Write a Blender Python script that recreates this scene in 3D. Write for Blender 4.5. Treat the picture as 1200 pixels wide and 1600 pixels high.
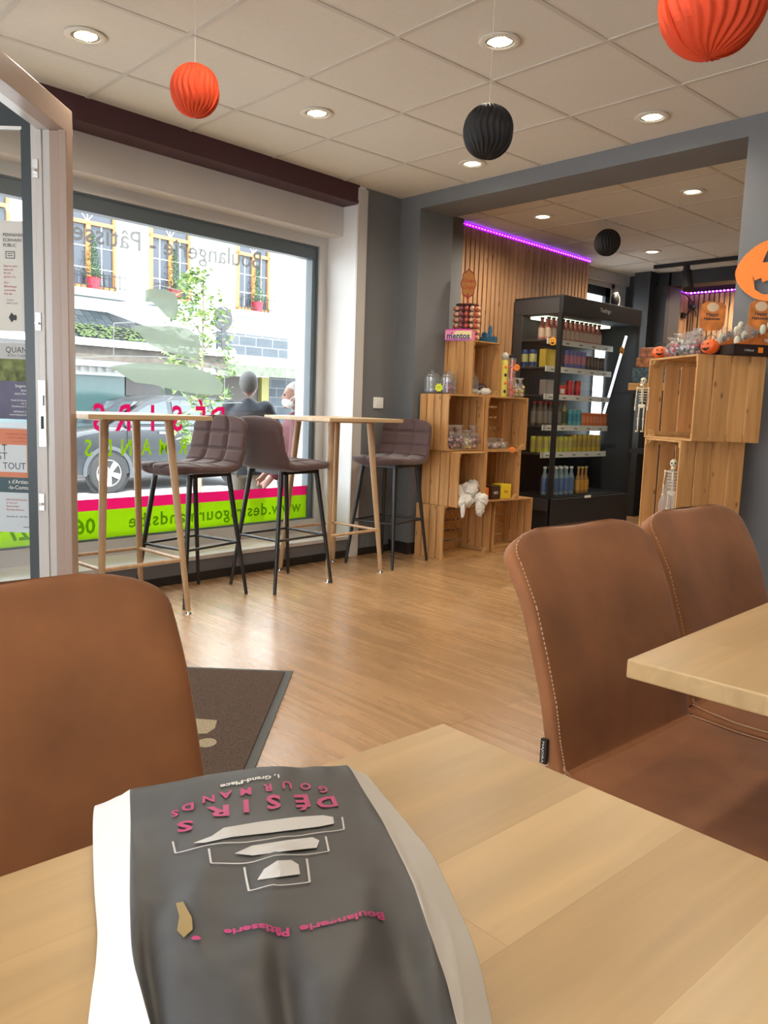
import bpy, bmesh, math, random
from mathutils import Vector, Matrix, noise
random.seed(7)
R = math.radians
PI = math.pi
for o in list(bpy.data.objects): bpy.data.objects.remove(o)
SC = bpy.context.scene
COL = SC.collection

# ------------------------------------------------------------ camera
YAW, PIT, ROL, FPX = -0.8258307576769794, -0.12933284131024955, 0.03455854831201797, 1262.5184
HC = 1.075
fw = Vector((math.sin(YAW)*math.cos(PIT), math.cos(YAW)*math.cos(PIT), math.sin(PIT)))
rt = Vector((math.cos(YAW), -math.sin(YAW), 0)); up = rt.cross(fw)
r2 = rt*math.cos(ROL) + up*math.sin(ROL); u2 = r2.cross(fw)
cam = bpy.data.cameras.new('camera'); co = bpy.data.objects.new('camera', cam); COL.objects.link(co)
m = Matrix((r2, u2, -fw)).transposed().to_4x4(); m.translation = Vector((0, 0, HC)); co.matrix_world = m
cam.sensor_fit = 'VERTICAL'; cam.sensor_height = 24; cam.lens = FPX/1600*24
cam.clip_start = 0.02
SC.camera = co

# ------------------------------------------------------------ light and exposure
SC.view_settings.view_transform = 'Standard'; SC.view_settings.look = 'None'
SC.view_settings.gamma = 1; SC.view_settings.use_curve_mapping = False
SC.view_settings.exposure = 0.78
W = bpy.data.worlds.new('sky'); SC.world = W; W.use_nodes = True
W.node_tree.nodes['Background'].inputs[0].default_value = (0.86, 0.93, 1.0, 1)
W.node_tree.nodes['Background'].inputs[1].default_value = 5.0
SUN_STRENGTH = 9.0
sl = bpy.data.lights.new('sun', 'SUN'); sl.energy = SUN_STRENGTH; sl.angle = R(1.5); sl.color = (1, .97, .92)
so = bpy.data.objects.new('sun', sl); COL.objects.link(so)
so.rotation_euler = Vector((-0.62, 0.35, -0.80)).to_track_quat('-Z', 'Y').to_euler()   # over our roof onto the far facade
LAMP_W = 16

# ------------------------------------------------------------ helpers
class MB:
    def __init__(s): s.v = []; s.f = []; s.m = []
    def add(s, vs, fs, mi=0, M=None):
        b = len(s.v)
        for p in vs:
            p = Vector(p)
            if M is not None: p = M @ p
            s.v.append(p)
        for f in fs: s.f.append([b+i for i in f]); s.m.append(mi)
    def box(s, x0, x1, y0, y1, z0, z1, mi=0, M=None):
        vs = [(x, y, z) for z in (z0, z1) for y in (y0, y1) for x in (x0, x1)]
        s.add(vs, [(0,2,3,1),(4,5,7,6),(0,1,5,4),(2,6,7,3),(0,4,6,2),(1,3,7,5)], mi, M)
    def bar(s, a, b, w, h, mi=0, M=None, up=(0,0,1)):
        a, b = Vector(a), Vector(b); d = (b-a).normalized(); u = Vector(up)
        if abs(d.dot(u)) > .98: u = Vector((1,0,0))
        x = d.cross(u).normalized()*w/2; y = x.cross(d).normalized()*h/2
        vs = [a-x-y, a+x-y, a+x+y, a-x+y, b-x-y, b+x-y, b+x+y, b-x+y]
        s.add(vs, [(0,1,2,3),(4,7,6,5),(0,4,5,1),(1,5,6,2),(2,6,7,3),(3,7,4,0)], mi, M)
    def tube(s, a, b, ra, rb=None, n=12, mi=0, M=None, caps=True):
        if rb is None: rb = ra
        a, b = Vector(a), Vector(b); d = (b-a).normalized()
        u = Vector((0,0,1)) if abs(d.z) < .9 else Vector((1,0,0))
        x = d.cross(u).normalized(); y = x.cross(d)
        vs = []
        for p, r in ((a, ra), (b, rb)):
            for i in range(n):
                t = 2*PI*i/n; vs.append(p + x*math.cos(t)*r + y*math.sin(t)*r)
        fs = [(i, (i+1) % n, n+(i+1) % n, n+i) for i in range(n)]
        if caps: fs += [tuple(range(n))[::-1], tuple(range(n, 2*n))]
        s.add(vs, fs, mi, M)
    def path(s, pts, r, n=8, mi=0, M=None):
        for a, b in zip(pts, pts[1:]): s.tube(a, b, r, r, n, mi, M)
        for p in pts[1:-1]: s.ball(p, r, r, r, 8, 5, mi, M)
    def lathe(s, prof, n=20, mi=0, M=None, mis=None):
        vs = []; k = len(prof)
        for r, z in prof:
            for i in range(n):
                t = 2*PI*i/n; vs.append((r*math.cos(t), r*math.sin(t), z))
        for j in range(k-1):
            fs = [(j*n+i, j*n+(i+1) % n, (j+1)*n+(i+1) % n, (j+1)*n+i) for i in range(n)]
            if j == 0:
                s.add(vs, fs, mis[j] if mis else mi, M); b = len(s.v)-len(vs)
            else:
                for f in fs: s.f.append([b+q for q in f]); s.m.append(mis[j] if mis else mi)
        s.f.append([b+i for i in range(n)][::-1]); s.m.append(mis[0] if mis else mi)
        s.f.append([b+(k-1)*n+i for i in range(n)]); s.m.append(mis[-1] if mis else mi)
    def ball(s, c, rx, ry=None, rz=None, n=16, k=10, mi=0, M=None, fn=None):
        ry = rx if ry is None else ry; rz = rx if rz is None else rz
        c = Vector(c); vs = []
        for j in range(k+1):
            a = PI*j/k
            for i in range(n):
                t = 2*PI*i/n; d = Vector((math.sin(a)*math.cos(t), math.sin(a)*math.sin(t), math.cos(a)))
                q = fn(d) if fn else 1
                vs.append(c + Vector((d.x*rx*q, d.y*ry*q, d.z*rz*q)))
        fs = [(j*n+i, (j+1)*n+i, (j+1)*n+(i+1) % n, j*n+(i+1) % n) for j in range(k) for i in range(n)]
        s.add(vs, fs, mi, M)
    def prism(s, poly, t, mi=0, M=None):
        """polygon in local xz, thickness t along y (0..t)"""
        n = len(poly)
        vs = [(x, 0, z) for x, z in poly] + [(x, t, z) for x, z in poly]
        fs = [tuple(range(n)), tuple(range(n, 2*n))[::-1]] + [(i, n+i, n+(i+1) % n, (i+1) % n) for i in range(n)]
        s.add(vs, fs, mi, M)
    def build(s, name, mats, parent=None, smooth=False, bevel=0, weld=True):
        me = bpy.data.meshes.new(name)
        me.from_pydata([tuple(v) for v in s.v], [], s.f)
        if not isinstance(mats, (list, tuple)): mats = [mats]
        for q in mats: me.materials.append(q)
        for p, i in zip(me.polygons, s.m): p.material_index = i
        bm = bmesh.new(); bm.from_mesh(me)
        if weld: bmesh.ops.remove_doubles(bm, verts=bm.verts, dist=1e-5)
        bmesh.ops.recalc_face_normals(bm, faces=bm.faces)
        bm.to_mesh(me); bm.free()
        if smooth is not False:
            for p in me.polygons: p.use_smooth = True
            if smooth is not True: me.set_sharp_from_angle(angle=R(smooth))
        o = bpy.data.objects.new(name, me); COL.objects.link(o)
        if parent is not None: o.parent = parent
        if bevel:
            b = o.modifiers.new('bevel', 'BEVEL'); b.width = bevel; b.segments = 2; b.limit_method = 'ANGLE'
        return o

def tag(o, label, cat, group=None, kind=None):
    o['label'] = label; o['category'] = cat
    if group: o['group'] = group
    if kind: o['kind'] = kind
    return o
def thing(name, label, cat, loc=(0,0,0), rz=0, group=None):
    o = bpy.data.objects.new(name, None); COL.objects.link(o); o.location = loc; o.rotation_euler = (0, 0, rz)
    o.empty_display_size = .05
    return tag(o, label, cat, group)
def struct(o): o['kind'] = 'structure'; return o
def dup(root, loc, rz=0, label=None, group=None, rot=None):
    r = root.copy(); COL.objects.link(r); r.location = loc; r.rotation_euler = rot if rot else (0, 0, rz)
    if label: r['label'] = label
    if group: r['group'] = group
    for ch in root.children:
        c = ch.copy(); COL.objects.link(c); c.parent = r
        for g in ch.children:
            d = g.copy(); COL.objects.link(d); d.parent = c
    return r
def TR(x, y, z, rz=0): return Matrix.Translation((x, y, z)) @ Matrix.Rotation(rz, 4, 'Z')

# window wall frame: u along the wall away from the corner, d outwards, z up
A5 = R(5.0); W0 = Vector((-4.41, 4.13, 0)); WT = Vector((math.sin(A5), -math.cos(A5), 0)); WN = Vector((-math.cos(A5), -math.sin(A5), 0))
WM = Matrix(((WT.x, WN.x, 0, W0.x), (WT.y, WN.y, 0, W0.y), (0, 0, 1, 0), (0, 0, 0, 1)))
def Wp(u, d, z): return W0 + WT*u + WN*d + Vector((0, 0, z))

def text_geo(body, size=1, align='LEFT', off=0, sx=1, shear=0, spacing=1):
    cu = bpy.data.curves.new('t', 'FONT'); cu.body = body; cu.size = size; cu.align_x = align; cu.resolution_u = 2
    cu.offset = off; cu.shear = shear; cu.space_character = spacing
    ob = bpy.data.objects.new('t', cu); COL.objects.link(ob)
    dg = bpy.context.evaluated_depsgraph_get(); me = bpy.data.meshes.new_from_object(ob.evaluated_get(dg))
    vs = [(v.co.x*sx, v.co.y) for v in me.vertices]; fs = [tuple(p.vertices) for p in me.polygons]
    bpy.data.objects.remove(ob); bpy.data.meshes.remove(me); bpy.data.curves.remove(cu)
    return vs, fs
def put_text(mb, body, fn, mi=0, **k):
    vs, fs = text_geo(body, **k)
    mb.add([fn(x, y) for x, y in vs], fs, mi)

# ------------------------------------------------------------ materials
def pm(name, col, rough=.5, metal=0, spec=.5, nscale=0, namt=0, bump=0, emis=0, ecol=None, coat=0, sheen=0):
    mt = bpy.data.materials.new(name); mt.use_nodes = True; nt = mt.node_tree; b = nt.nodes['Principled BSDF']
    b.inputs['Base Color'].default_value = (*col, 1); b.inputs['Roughness'].default_value = rough
    b.inputs['Metallic'].default_value = metal; b.inputs['Specular IOR Level'].default_value = spec
    if coat: b.inputs['Coat Weight'].default_value = coat; b.inputs['Coat Roughness'].default_value = .1
    if sheen: b.inputs['Sheen Weight'].default_value = sheen; b.inputs['Sheen Roughness'].default_value = .4
    if emis: b.inputs['Emission Color'].default_value = (*(ecol or col), 1); b.inputs['Emission Strength'].default_value = emis
    if nscale:
        tc = nt.nodes.new('ShaderNodeTexCoord'); nz = nt.nodes.new('ShaderNodeTexNoise'); nz.inputs['Scale'].default_value = nscale
        nz.inputs['Detail'].default_value = 5
        nt.links.new(tc.outputs['Object'], nz.inputs['Vector'])
        if namt:
            mp = nt.nodes.new('ShaderNodeMapRange'); mp.inputs[1].default_value = .3; mp.inputs[2].default_value = .7
            mp.inputs[3].default_value = 1-namt; mp.inputs[4].default_value = 1+namt
            nt.links.new(nz.outputs['Fac'], mp.inputs[0])
            vm = nt.nodes.new('ShaderNodeVectorMath'); vm.operation = 'SCALE'; vm.inputs[0].default_value = col
            nt.links.new(mp.outputs[0], vm.inputs['Scale']); nt.links.new(vm.outputs[0], b.inputs['Base Color'])
        if bump:
            bp = nt.nodes.new('ShaderNodeBump'); bp.inputs['Strength'].default_value = bump; bp.inputs['Distance'].default_value = .01
            nt.links.new(nz.outputs['Fac'], bp.inputs['Height']); nt.links.new(bp.outputs[0], b.inputs['Normal'])
    return mt
def wood(name, c1, c2, axis='Z', scale=6, rough=.55, island=.18, stretch=14, spec=.4, knots=0):
    """grain along axis; c1/c2 linear colours; per-board variation by mesh island"""
    mt = bpy.data.materials.new(name); mt.use_nodes = True; nt = mt.node_tree; N = nt.nodes; L = nt.links; b = N['Principled BSDF']
    b.inputs['Roughness'].default_value = rough; b.inputs['Specular IOR Level'].default_value = spec
    tc = N.new('ShaderNodeTexCoord'); mp = N.new('ShaderNodeMapping'); L.new(tc.outputs['Object'], mp.inputs[0])
    sc = [stretch]*3; sc['XYZ'.index(axis)] = 1; mp.inputs['Scale'].default_value = sc
    geo = N.new('ShaderNodeNewGeometry'); ad = N.new('ShaderNodeVectorMath'); ad.operation = 'MULTIPLY_ADD'
    L.new(geo.outputs['Random Per Island'], ad.inputs[0]); ad.inputs[1].default_value = (37, 37, 37); L.new(mp.outputs[0], ad.inputs[2])
    nz = N.new('ShaderNodeTexNoise'); nz.inputs['Scale'].default_value = scale*.35; nz.inputs['Detail'].default_value = 6; nz.inputs['Distortion'].default_value = .6
    L.new(ad.outputs[0], nz.inputs['Vector'])
    cr = N.new('ShaderNodeValToRGB'); cr.color_ramp.elements[0].position = .3; cr.color_ramp.elements[1].position = .7
    cr.color_ramp.elements[0].color = (*c2, 1); cr.color_ramp.elements[1].color = (*c1, 1); L.new(nz.outputs['Fac'], cr.inputs[0])
    mr = N.new('ShaderNodeMapRange'); mr.inputs[3].default_value = 1-island; mr.inputs[4].default_value = 1+island
    L.new(geo.outputs['Random Per Island'], mr.inputs[0])
    vm = N.new('ShaderNodeVectorMath'); vm.operation = 'SCALE'; L.new(cr.outputs[0], vm.inputs[0]); L.new(mr.outputs[0], vm.inputs['Scale'])
    out = vm.outputs[0]
    if knots:
        vo = N.new('ShaderNodeTexVoronoi'); vo.inputs['Scale'].default_value = knots
        mp2 = N.new('ShaderNodeMapping'); s2 = [2.2]*3; s2['XYZ'.index(axis)] = 1; mp2.inputs['Scale'].default_value = s2
        L.new(tc.outputs['Object'], mp2.inputs[0]); L.new(mp2.outputs[0], vo.inputs['Vector'])
        kr = N.new('ShaderNodeMapRange'); kr.inputs[1].default_value = .05; kr.inputs[2].default_value = .14; kr.inputs[3].default_value = .42; kr.inputs[4].default_value = 1
        L.new(vo.outputs['Distance'], kr.inputs[0]); v2 = N.new('ShaderNodeVectorMath'); v2.operation = 'SCALE'
        L.new(out, v2.inputs[0]); L.new(kr.outputs[0], v2.inputs['Scale']); out = v2.outputs[0]
    L.new(out, b.inputs['Base Color'])
    return mt
def brickwood(name, rot, bw, rh, c1, c2, cm, mortar, off=.37, rough=.4, grain='X', gamt=.25, spec=.5, gscale=3):
    """boards or staves laid in courses: brick texture for the boards, stretched noise for the grain"""
    mt = bpy.data.materials.new(name); mt.use_nodes = True; nt = mt.node_tree; N = nt.nodes; L = nt.links; b = N['Principled BSDF']
    b.inputs['Roughness'].default_value = rough; b.inputs['Specular IOR Level'].default_value = spec
    tc = N.new('ShaderNodeTexCoord'); mp = N.new('ShaderNodeMapping'); mp.inputs['Rotation'].default_value = (0, 0, rot)
    L.new(tc.outputs['Object'], mp.inputs[0])
    br = N.new('ShaderNodeTexBrick'); br.inputs['Scale'].default_value = 1; br.inputs['Brick Width'].default_value = bw; br.inputs['Row Height'].default_value = rh
    br.inputs['Mortar Size'].default_value = mortar; br.inputs['Color1'].default_value = (*c1, 1); br.inputs['Color2'].default_value = (*c2, 1)
    br.inputs['Mortar'].default_value = (*cm, 1); br.offset = off; br.inputs['Bias'].default_value = 0; br.inputs['Mortar Smooth'].default_value = .3
    L.new(mp.outputs[0], br.inputs['Vector'])
    m2 = N.new('ShaderNodeMapping'); s = [14, 14, 14]; s['XYZ'.index(grain)] = 1; m2.inputs['Scale'].default_value = s; L.new(mp.outputs[0], m2.inputs[0])
    a2 = N.new('ShaderNodeVectorMath'); a2.operation = 'MULTIPLY_ADD'; L.new(br.outputs['Color'], a2.inputs[0]); a2.inputs[1].default_value = (60, 60, 60); L.new(m2.outputs[0], a2.inputs[2])
    nz = N.new('ShaderNodeTexNoise'); nz.inputs['Scale'].default_value = gscale; nz.inputs['Detail'].default_value = 7; nz.inputs['Distortion'].default_value = .8
    L.new(a2.outputs[0], nz.inputs['Vector'])
    n3 = N.new('ShaderNodeTexNoise'); n3.inputs['Scale'].default_value = 2.2; n3.inputs['Detail'].default_value = 3; L.new(mp.outputs[0], n3.inputs['Vector'])
    mx = N.new('ShaderNodeMath'); mx.operation = 'MULTIPLY_ADD'; L.new(n3.outputs['Fac'], mx.inputs[0]); mx.inputs[1].default_value = .6; L.new(nz.outputs['Fac'], mx.inputs[2])
    mr = N.new('ShaderNodeMapRange'); mr.inputs[1].default_value = .55; mr.inputs[2].default_value = 1.05; mr.inputs[3].default_value = 1-gamt; mr.inputs[4].default_value = 1+gamt
    L.new(mx.outputs[0], mr.inputs[0]); vm = N.new('ShaderNodeVectorMath'); vm.operation = 'SCALE'
    L.new(br.outputs['Color'], vm.inputs[0]); L.new(mr.outputs[0], vm.inputs['Scale']); L.new(vm.outputs[0], b.inputs['Base Color'])
    if name == 'oak_laminate_floor': b.inputs['Coat Weight'].default_value = .45; b.inputs['Coat Roughness'].default_value = .30
    rr = N.new('ShaderNodeMapRange'); rr.inputs[3].default_value = rough-.06; rr.inputs[4].default_value = rough+.1; L.new(nz.outputs['Fac'], rr.inputs[0]); L.new(rr.outputs[0], b.inputs['Roughness'])
    return mt
def clear(name, tint=(1,1,1), gloss=.08, rough=.02, body=0, bcol=(1,1,1)):
    """thin clear sheet: transparent with a fresnel reflection; body adds a milky share"""
    mt = bpy.data.materials.new(name); mt.use_nodes = True; nt = mt.node_tree; N = nt.nodes; L = nt.links
    N.remove(N['Principled BSDF']); out = N['Material Output']
    t = N.new('ShaderNodeBsdfTransparent'); t.inputs[0].default_value = (*tint, 1)
    g = N.new('ShaderNodeBsdfGlossy'); g.inputs['Roughness'].default_value = rough
    lw = N.new('ShaderNodeLayerWeight'); pw = N.new('ShaderNodeMath'); pw.operation = 'POWER'; L.new(lw.outputs['Facing'], pw.inputs[0]); pw.inputs[1].default_value = 5
    ml = N.new('ShaderNodeMath'); ml.operation = 'MULTIPLY_ADD'; L.new(pw.outputs[0], ml.inputs[0]); ml.inputs[1].default_value = .9; ml.inputs[2].default_value = gloss*.5
    mx = N.new('ShaderNodeMixShader'); L.new(ml.outputs[0], mx.inputs[0]); L.new(t.outputs[0], mx.inputs[1]); L.new(g.outputs[0], mx.inputs[2])
    last = mx.outputs[0]
    if body:
        d = N.new('ShaderNodeBsdfDiffuse'); d.inputs[0].default_value = (*bcol, 1)
        tr = N.new('ShaderNodeBsdfTranslucent'); tr.inputs[0].default_value = (*bcol, 1)
        ad = N.new('ShaderNodeMixShader'); ad.inputs[0].default_value = .6; L.new(d.outputs[0], ad.inputs[1]); L.new(tr.outputs[0], ad.inputs[2])
        m2 = N.new('ShaderNodeMixShader'); m2.inputs[0].default_value = body; L.new(last, m2.inputs[1]); L.new(ad.outputs[0], m2.inputs[2]); last = m2.outputs[0]
    L.new(last, out.inputs[0]); return mt

M = {}
M['grey_wall'] = pm('grey_wall_paint', (.155, .16, .165), .7, nscale=3, namt=.05)
M['grey_low'] = pm('grey_low_wall', (.16, .155, .16), .7)
M['white_plaster'] = pm('white_plaster', (.62, .59, .56), .65, nscale=4, namt=.03)
M['white_reveal'] = pm('white_reveal', (.74, .74, .73), .5)
M['plum'] = pm('plum_beam', (.062, .020, .028), .5)
M['pvc'] = pm('white_frame_plastic', (.56, .545, .525), .3)
M['pvc_pink'] = pm('cream_frame_plastic', (.37, .275, .225), .35)
M['anth'] = pm('anthracite_frame', (.035, .05, .058), .35)
M['frame_grey'] = pm('grey_window_frame', (.10, .13, .15), .4)
M['skirt'] = pm('black_skirting', (.018, .014, .013), .4)
M['ceil'] = pm('ceiling_tile', (.66, .64, .57), .9, nscale=60, namt=.02, bump=.05)
M['tbar'] = pm('ceiling_bar', (.55, .52, .46), .6)
M['oak_floor'] = brickwood('oak_laminate_floor', 0, 1.3, .19, (.355, .200, .085), (.45, .265, .125), (.20, .11, .045), .0014, rough=.25, gamt=.19, spec=.6, gscale=1.7)
M['table_wood'] = brickwood('beech_staves', PI/2, .40, .09, (.50, .325, .145), (.65, .45, .225), (.50, .33, .155), .0005, off=.43, rough=.33, gamt=.13, gscale=2.2)
M['table_edge'] = wood('beech_end', (.66, .50, .29), (.52, .37, .20), 'Y', 9, .4)
M['bar_wood'] = brickwood('bar_top_wood', 0, .5, .05, (.60, .42, .24), (.70, .53, .33), (.5, .35, .2), .0005, rough=.35, gamt=.1)
M['bar_leg'] = wood('pale_wood_print_leg', (.55, .36, .20), (.42, .26, .14), 'Z', 8, .4)
M['crate'] = wood('pine_crate', (.56, .295, .110), (.39, .190, .062), 'Z', 7, .6, island=.26, knots=7)
M['crateH'] = wood('pine_crate_across', (.55, .305, .115), (.38, .19, .06), 'Y', 7, .6, island=.15, knots=7)
M['crateX'] = wood('pine_crate_depth', (.56, .32, .125), (.38, .20, .065), 'X', 7, .6, island=.15)
M['slat'] = wood('larch_slat', (.52, .30, .16), (.38, .20, .10), 'Z', 7, .55, island=.15, knots=5)
M['slat_back'] = pm('slat_backing', (.035, .018, .012), .9)
M['stool'] = pm('brown_stool_fabric', (.078, .040, .037), .8, nscale=140, namt=.12, bump=.15, sheen=.3)
M['blackm'] = pm('black_metal', (.012, .012, .013), .35)
M['matblack'] = pm('matt_black', (.012, .011, .012), .6)
M['charcoal'] = pm('charcoal_paint', (.03, .031, .034), .5)
M['suede'] = pm('tan_suede', (.285, .108, .036), .78, nscale=7, namt=.24, bump=.06, sheen=.15)
M['seam'] = pm('cream_stitching', (.52, .33, .20), .8)
M['seamdark'] = pm('dark_seam', (.10, .035, .015), .8)
M['chrome'] = pm('chrome', (.75, .75, .75), .15, 1)
M['steel'] = pm('brushed_steel', (.62, .62, .60), .35, 1)
M['rug'] = pm('brown_mat_pile', (.10, .070, .055), 1, nscale=260, namt=.45, bump=.4, spec=.1)
M['rugedge'] = pm('grey_mat_rubber', (.085, .09, .088), .7)
M['rugcream'] = pm('cream_mat_print', (.34, .28, .19), 1, nscale=200, namt=.3, spec=.1)
M['glass'] = clear('window_glass', (.97, .985, .985), .06)
M['cabglass'] = clear('cabinet_glass', (.94, .96, .96), .06)
M['jarglass'] = clear('jar_glass', (.93, .95, .95), .16, body=.10, bcol=(.8,.8,.8))
M['wrap'] = clear('cellophane', (.92, .92, .92), .14, rough=.12, body=.12)
M['frost'] = clear('frosted_film', (.5, .55, .5), .04, body=.90, bcol=(.25, .30, .245))
M['frostwhite'] = clear('white_film', (.6, .65, .65), .04, body=.8, bcol=(.40, .44, .43))
M['pinkfilm'] = clear('pink_film', (.35, .004, .05), .05, body=.9, bcol=(.38, .006, .062))
M['greenfilm'] = clear('lime_film', (.15, .35, .0), .05, body=.86, bcol=(.16, .29, .003))
M['greytext'] = clear('olive_lettering', (.35, .5, .1), .05, body=.28, bcol=(.09, .15, .01))
M['orange_paper'] = pm('orange_tissue_paper', (.62, .055, .010), .75)
M['black_paper'] = pm('black_tissue_paper', (.006, .006, .007), .7)
M['white'] = pm('white_plain', (.8, .8, .78), .5)
M['offwhite'] = pm('shelf_strip_white', (.78, .76, .70), .5)
M['orange'] = pm('orange_card', (.85, .22, .02), .6)
M['pumpkin'] = pm('orange_plastic', (.85, .13, .02), .4)
M['black'] = pm('black_plain', (.01, .01, .01), .5)
M['yellow'] = pm('yellow_card', (.75, .55, .03), .5)
M['red'] = pm('red_plain', (.55, .02, .02), .4)
M['brown'] = pm('brown_card', (.06, .025, .015), .5)
M['led'] = pm('violet_led', (.35, .02, .9), .4, emis=2.2, ecol=(.30, .0, 1.0))
M['lamp'] = pm('lamp_bulb', (1, .95, .75), .3, emis=7, ecol=(1, .86, .55))
M['reflector'] = pm('lamp_reflector', (.8, .75, .62), .2, .9)
M['tube'] = pm('reflection_glow', (1, 1, 1), .3, emis=4.0, ecol=(.85, .95, 1))  # glow that imitates a window strip reflected in the fridge
M['bone'] = pm('bone_plastic', (.62, .55, .40), .5)
M['paper'] = pm('white_paper', (.74, .73, .71), .55)
M['asphalt'] = pm('street', (.42, .42, .43), .8, nscale=5, namt=.1)
M['facade'] = pm('white_facade', (.86, .86, .84), .8)

# ------------------------------------------------------------ room shell
ZC = 2.5585; YH = 4.13; YB = 4.47; XL = -4.21; XR = -1.915
b = MB(); b.box(-6.2, 3.2, -3.2, 10.4, -.06, 0); struct(b.build('floor', M['oak_floor']))
b = MB(); b.box(-6.0, 3.2, -3.2, 8.2, ZC, ZC+.08); ceil = struct(b.build('ceiling', M['ceil']))
b = MB()
for i in range(-1, 12): 
    x = -3.780+.6*i
    if x < 3.1: b.box(x-.011, x+.011, -3.1, YH, ZC-.003, ZC+.01)
for j in range(-8, 5):
    y = 1.753+.6*j-.0
    if y < 4.1: b.box(-4.7, 3.1, y-.011, y+.011, ZC-.0035, ZC+.01)
for k in range(-3, 9):
    b.box(-3.05+.6*k-.011, -3.05+.6*k+.011, YB, 8.1, ZC-.003, ZC+.01)
for k in range(0, 6): b.box(-6, 3.1, 4.93+.6*k-.011, 4.93+.6*k+.011, ZC-.0035, ZC+.01)
b.build('ceiling_grid', M['tbar'], ceil)
# wall round the passage to the back room
b = MB(); b.box(-4.75, XL, YH, YB, 0, ZC); b.box(XL, XR, YH, YB, 2.462, ZC); b.box(XR, 3.2, YH, YB, 0, ZC)
struct(b.build('wall_passage', M['grey_wall']))
b = MB(); b.box(-4.5, XL+.012, YH-.012, YB+.012, 0, .085); b.box(XR-.012, 3.2, YH-.012, YB+.012, 0, .085); struct(b.build('baseboard_passage', M['skirt']))
# right and rear walls behind the camera; the rear one has an unseen opening added for daylight
b = MB(); b.box(3.1, 3.25, -3.2, 10.4, 0, ZC); struct(b.build('wall_right', M['grey_wall']))
b = MB(); b.box(-2.9, 3.2, -3.25, -3.1, 0, .5); b.box(-2.9, 3.2, -3.25, -3.1, 2.2, ZC)
for x0, x1 in ((-4.0, -2.4), (2.4, 3.2)): b.box(x0, x1, -3.25, -3.1, 0, ZC)
struct(b.build('wall_rear', M['white_plaster']))
# window wall: low wall, head, corner piece
b = MB()
b.box(-.75, .36, 0, .36, 0, ZC, 0, WM)
struct(b.build('wall_window_corner', M['grey_wall']))
b = MB(); b.box(.36, 8, 0, .33, 0, .128, 0, WM); struct(b.build('wall_window_low', M['grey_low']))
b = MB(); b.box(-.07, 8, -.012, .0, 0, .05, 0, WM); struct(b.build('baseboard_window', M['skirt']))
b = MB(); b.box(.425, 8, -.012, .30, .128, .152, 0, WM); struct(b.build('trim_1', M['white_plaster'])) # bench board
b = MB(); b.box(.36, .425, 0, .62, .152, ZC, 0, WM)
struct(b.build('wall_window_reveal', M['white_reveal']))
b = MB(); b.box(.355, .445, -.014, 0, .0, 2.54, 0, WM); struct(b.build('trim_2', M['pvc']))
b = MB(); b.box(.43, 8, -.006, .16, 2.436, ZC, 0, WM); b.box(.43, 8, -.012, -.006, 2.436, 2.455, 0, WM); struct(b.build('trim_3', M['plum'])) # plum beam
b = MB(); b.box(.425, 8, .15, .62, 2.24, 2.50, 0, WM); struct(b.build('wall_window_head', M['white_plaster']))
b = MB(); b.box(4.4, 8, .0, .62, .152, 2.45, 0, WM); struct(b.build('wall_window_left', M['white_plaster']))
# shop window: outer white frame, grey frame, glass
win = bpy.data.objects.new('window_1', None); COL.objects.link(win); win['kind'] = 'structure'
def wframe(mb, u0, u1, z0, z1, d0, d1, t):
    mb.box(u0, u1, d0, d1, z1-t, z1, 0, WM); mb.box(u0, u1, d0, d1, z0, z0+t, 0, WM)
    mb.box(u0, u0+t, d0, d1, z0+t, z1-t, 0, WM); mb.box(u1-t, u1, d0, d1, z0+t, z1-t, 0, WM)
b = MB(); b.box(.425, .50, .30, .42, .152, 2.24, 0, WM); b.box(.5, 4.4, .30, .42, 2.175, 2.24, 0, WM); b.box(.5, 4.4, .30, .42, .152, .245, 0, WM)
b.build('white_frame', M['pvc'], win)
b = MB(); wframe(b, .50, 4.4, .243, 2.178, .315, .40, .012); b.box(.512, 4.388, .325, .39, 2.085, 2.17, 0, WM); b.box(.512, .548, .325, .39, .25, 2.1, 0, WM)
b.build('grey_frame', M['frame_grey'], win)
b = MB(); b.box(.51, 4.39, .345, .353, .25, 2.1, 0, WM); b.build('glass_pane', M['glass'], win)
# films on the glass
def wfilm(name, polys, mat, z=.338):
    mb = MB()
    for p in polys: mb.add([Wp(u, z, q) for u, q in p], [tuple(range(len(p)))])
    return mb.build(name, mat, win)
wfilm('pink_stripe', [[(.548, .42), (4.3, .42), (4.3, .487), (.548, .487)]], M['pinkfilm'])
wfilm('lime_stripe', [[(.548, .25), (4.3, .25), (4.3, .42), (.548, .42)]], M['greenfilm'])
wfilm('cake_layer', [[(1.859,1.713),(1.807,1.726),(1.72,1.73),(1.653,1.719),(1.634,1.682),(1.637,1.601),(1.669,1.558),(1.716,1.573),(1.777,1.626),(1.815,1.647),(1.86,1.642)]], M['frost'])
wfilm('cake_layer', [[(1.956,1.484),(1.9,1.502),(1.808,1.508),(1.68,1.52),(1.557,1.515),(1.482,1.473),(1.467,1.42),(1.481,1.335),(1.556,1.337),(1.65,1.352),(1.732,1.365),(1.838,1.397),(1.883,1.445)]], M['frost'])
wfilm('cake_layer', [[(2.114,1.242),(2.05,1.262),(1.957,1.277),(1.85,1.29),(1.732,1.291),(1.6,1.288),(1.49,1.272),(1.4,1.252),(1.335,1.223),(1.291,1.182),(1.317,1.116),(1.421,1.113),(1.55,1.12),(1.685,1.138),(1.80,1.16),(1.929,1.168),(2.001,1.204),(2.044,1.231)]], M['frost'])
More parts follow.
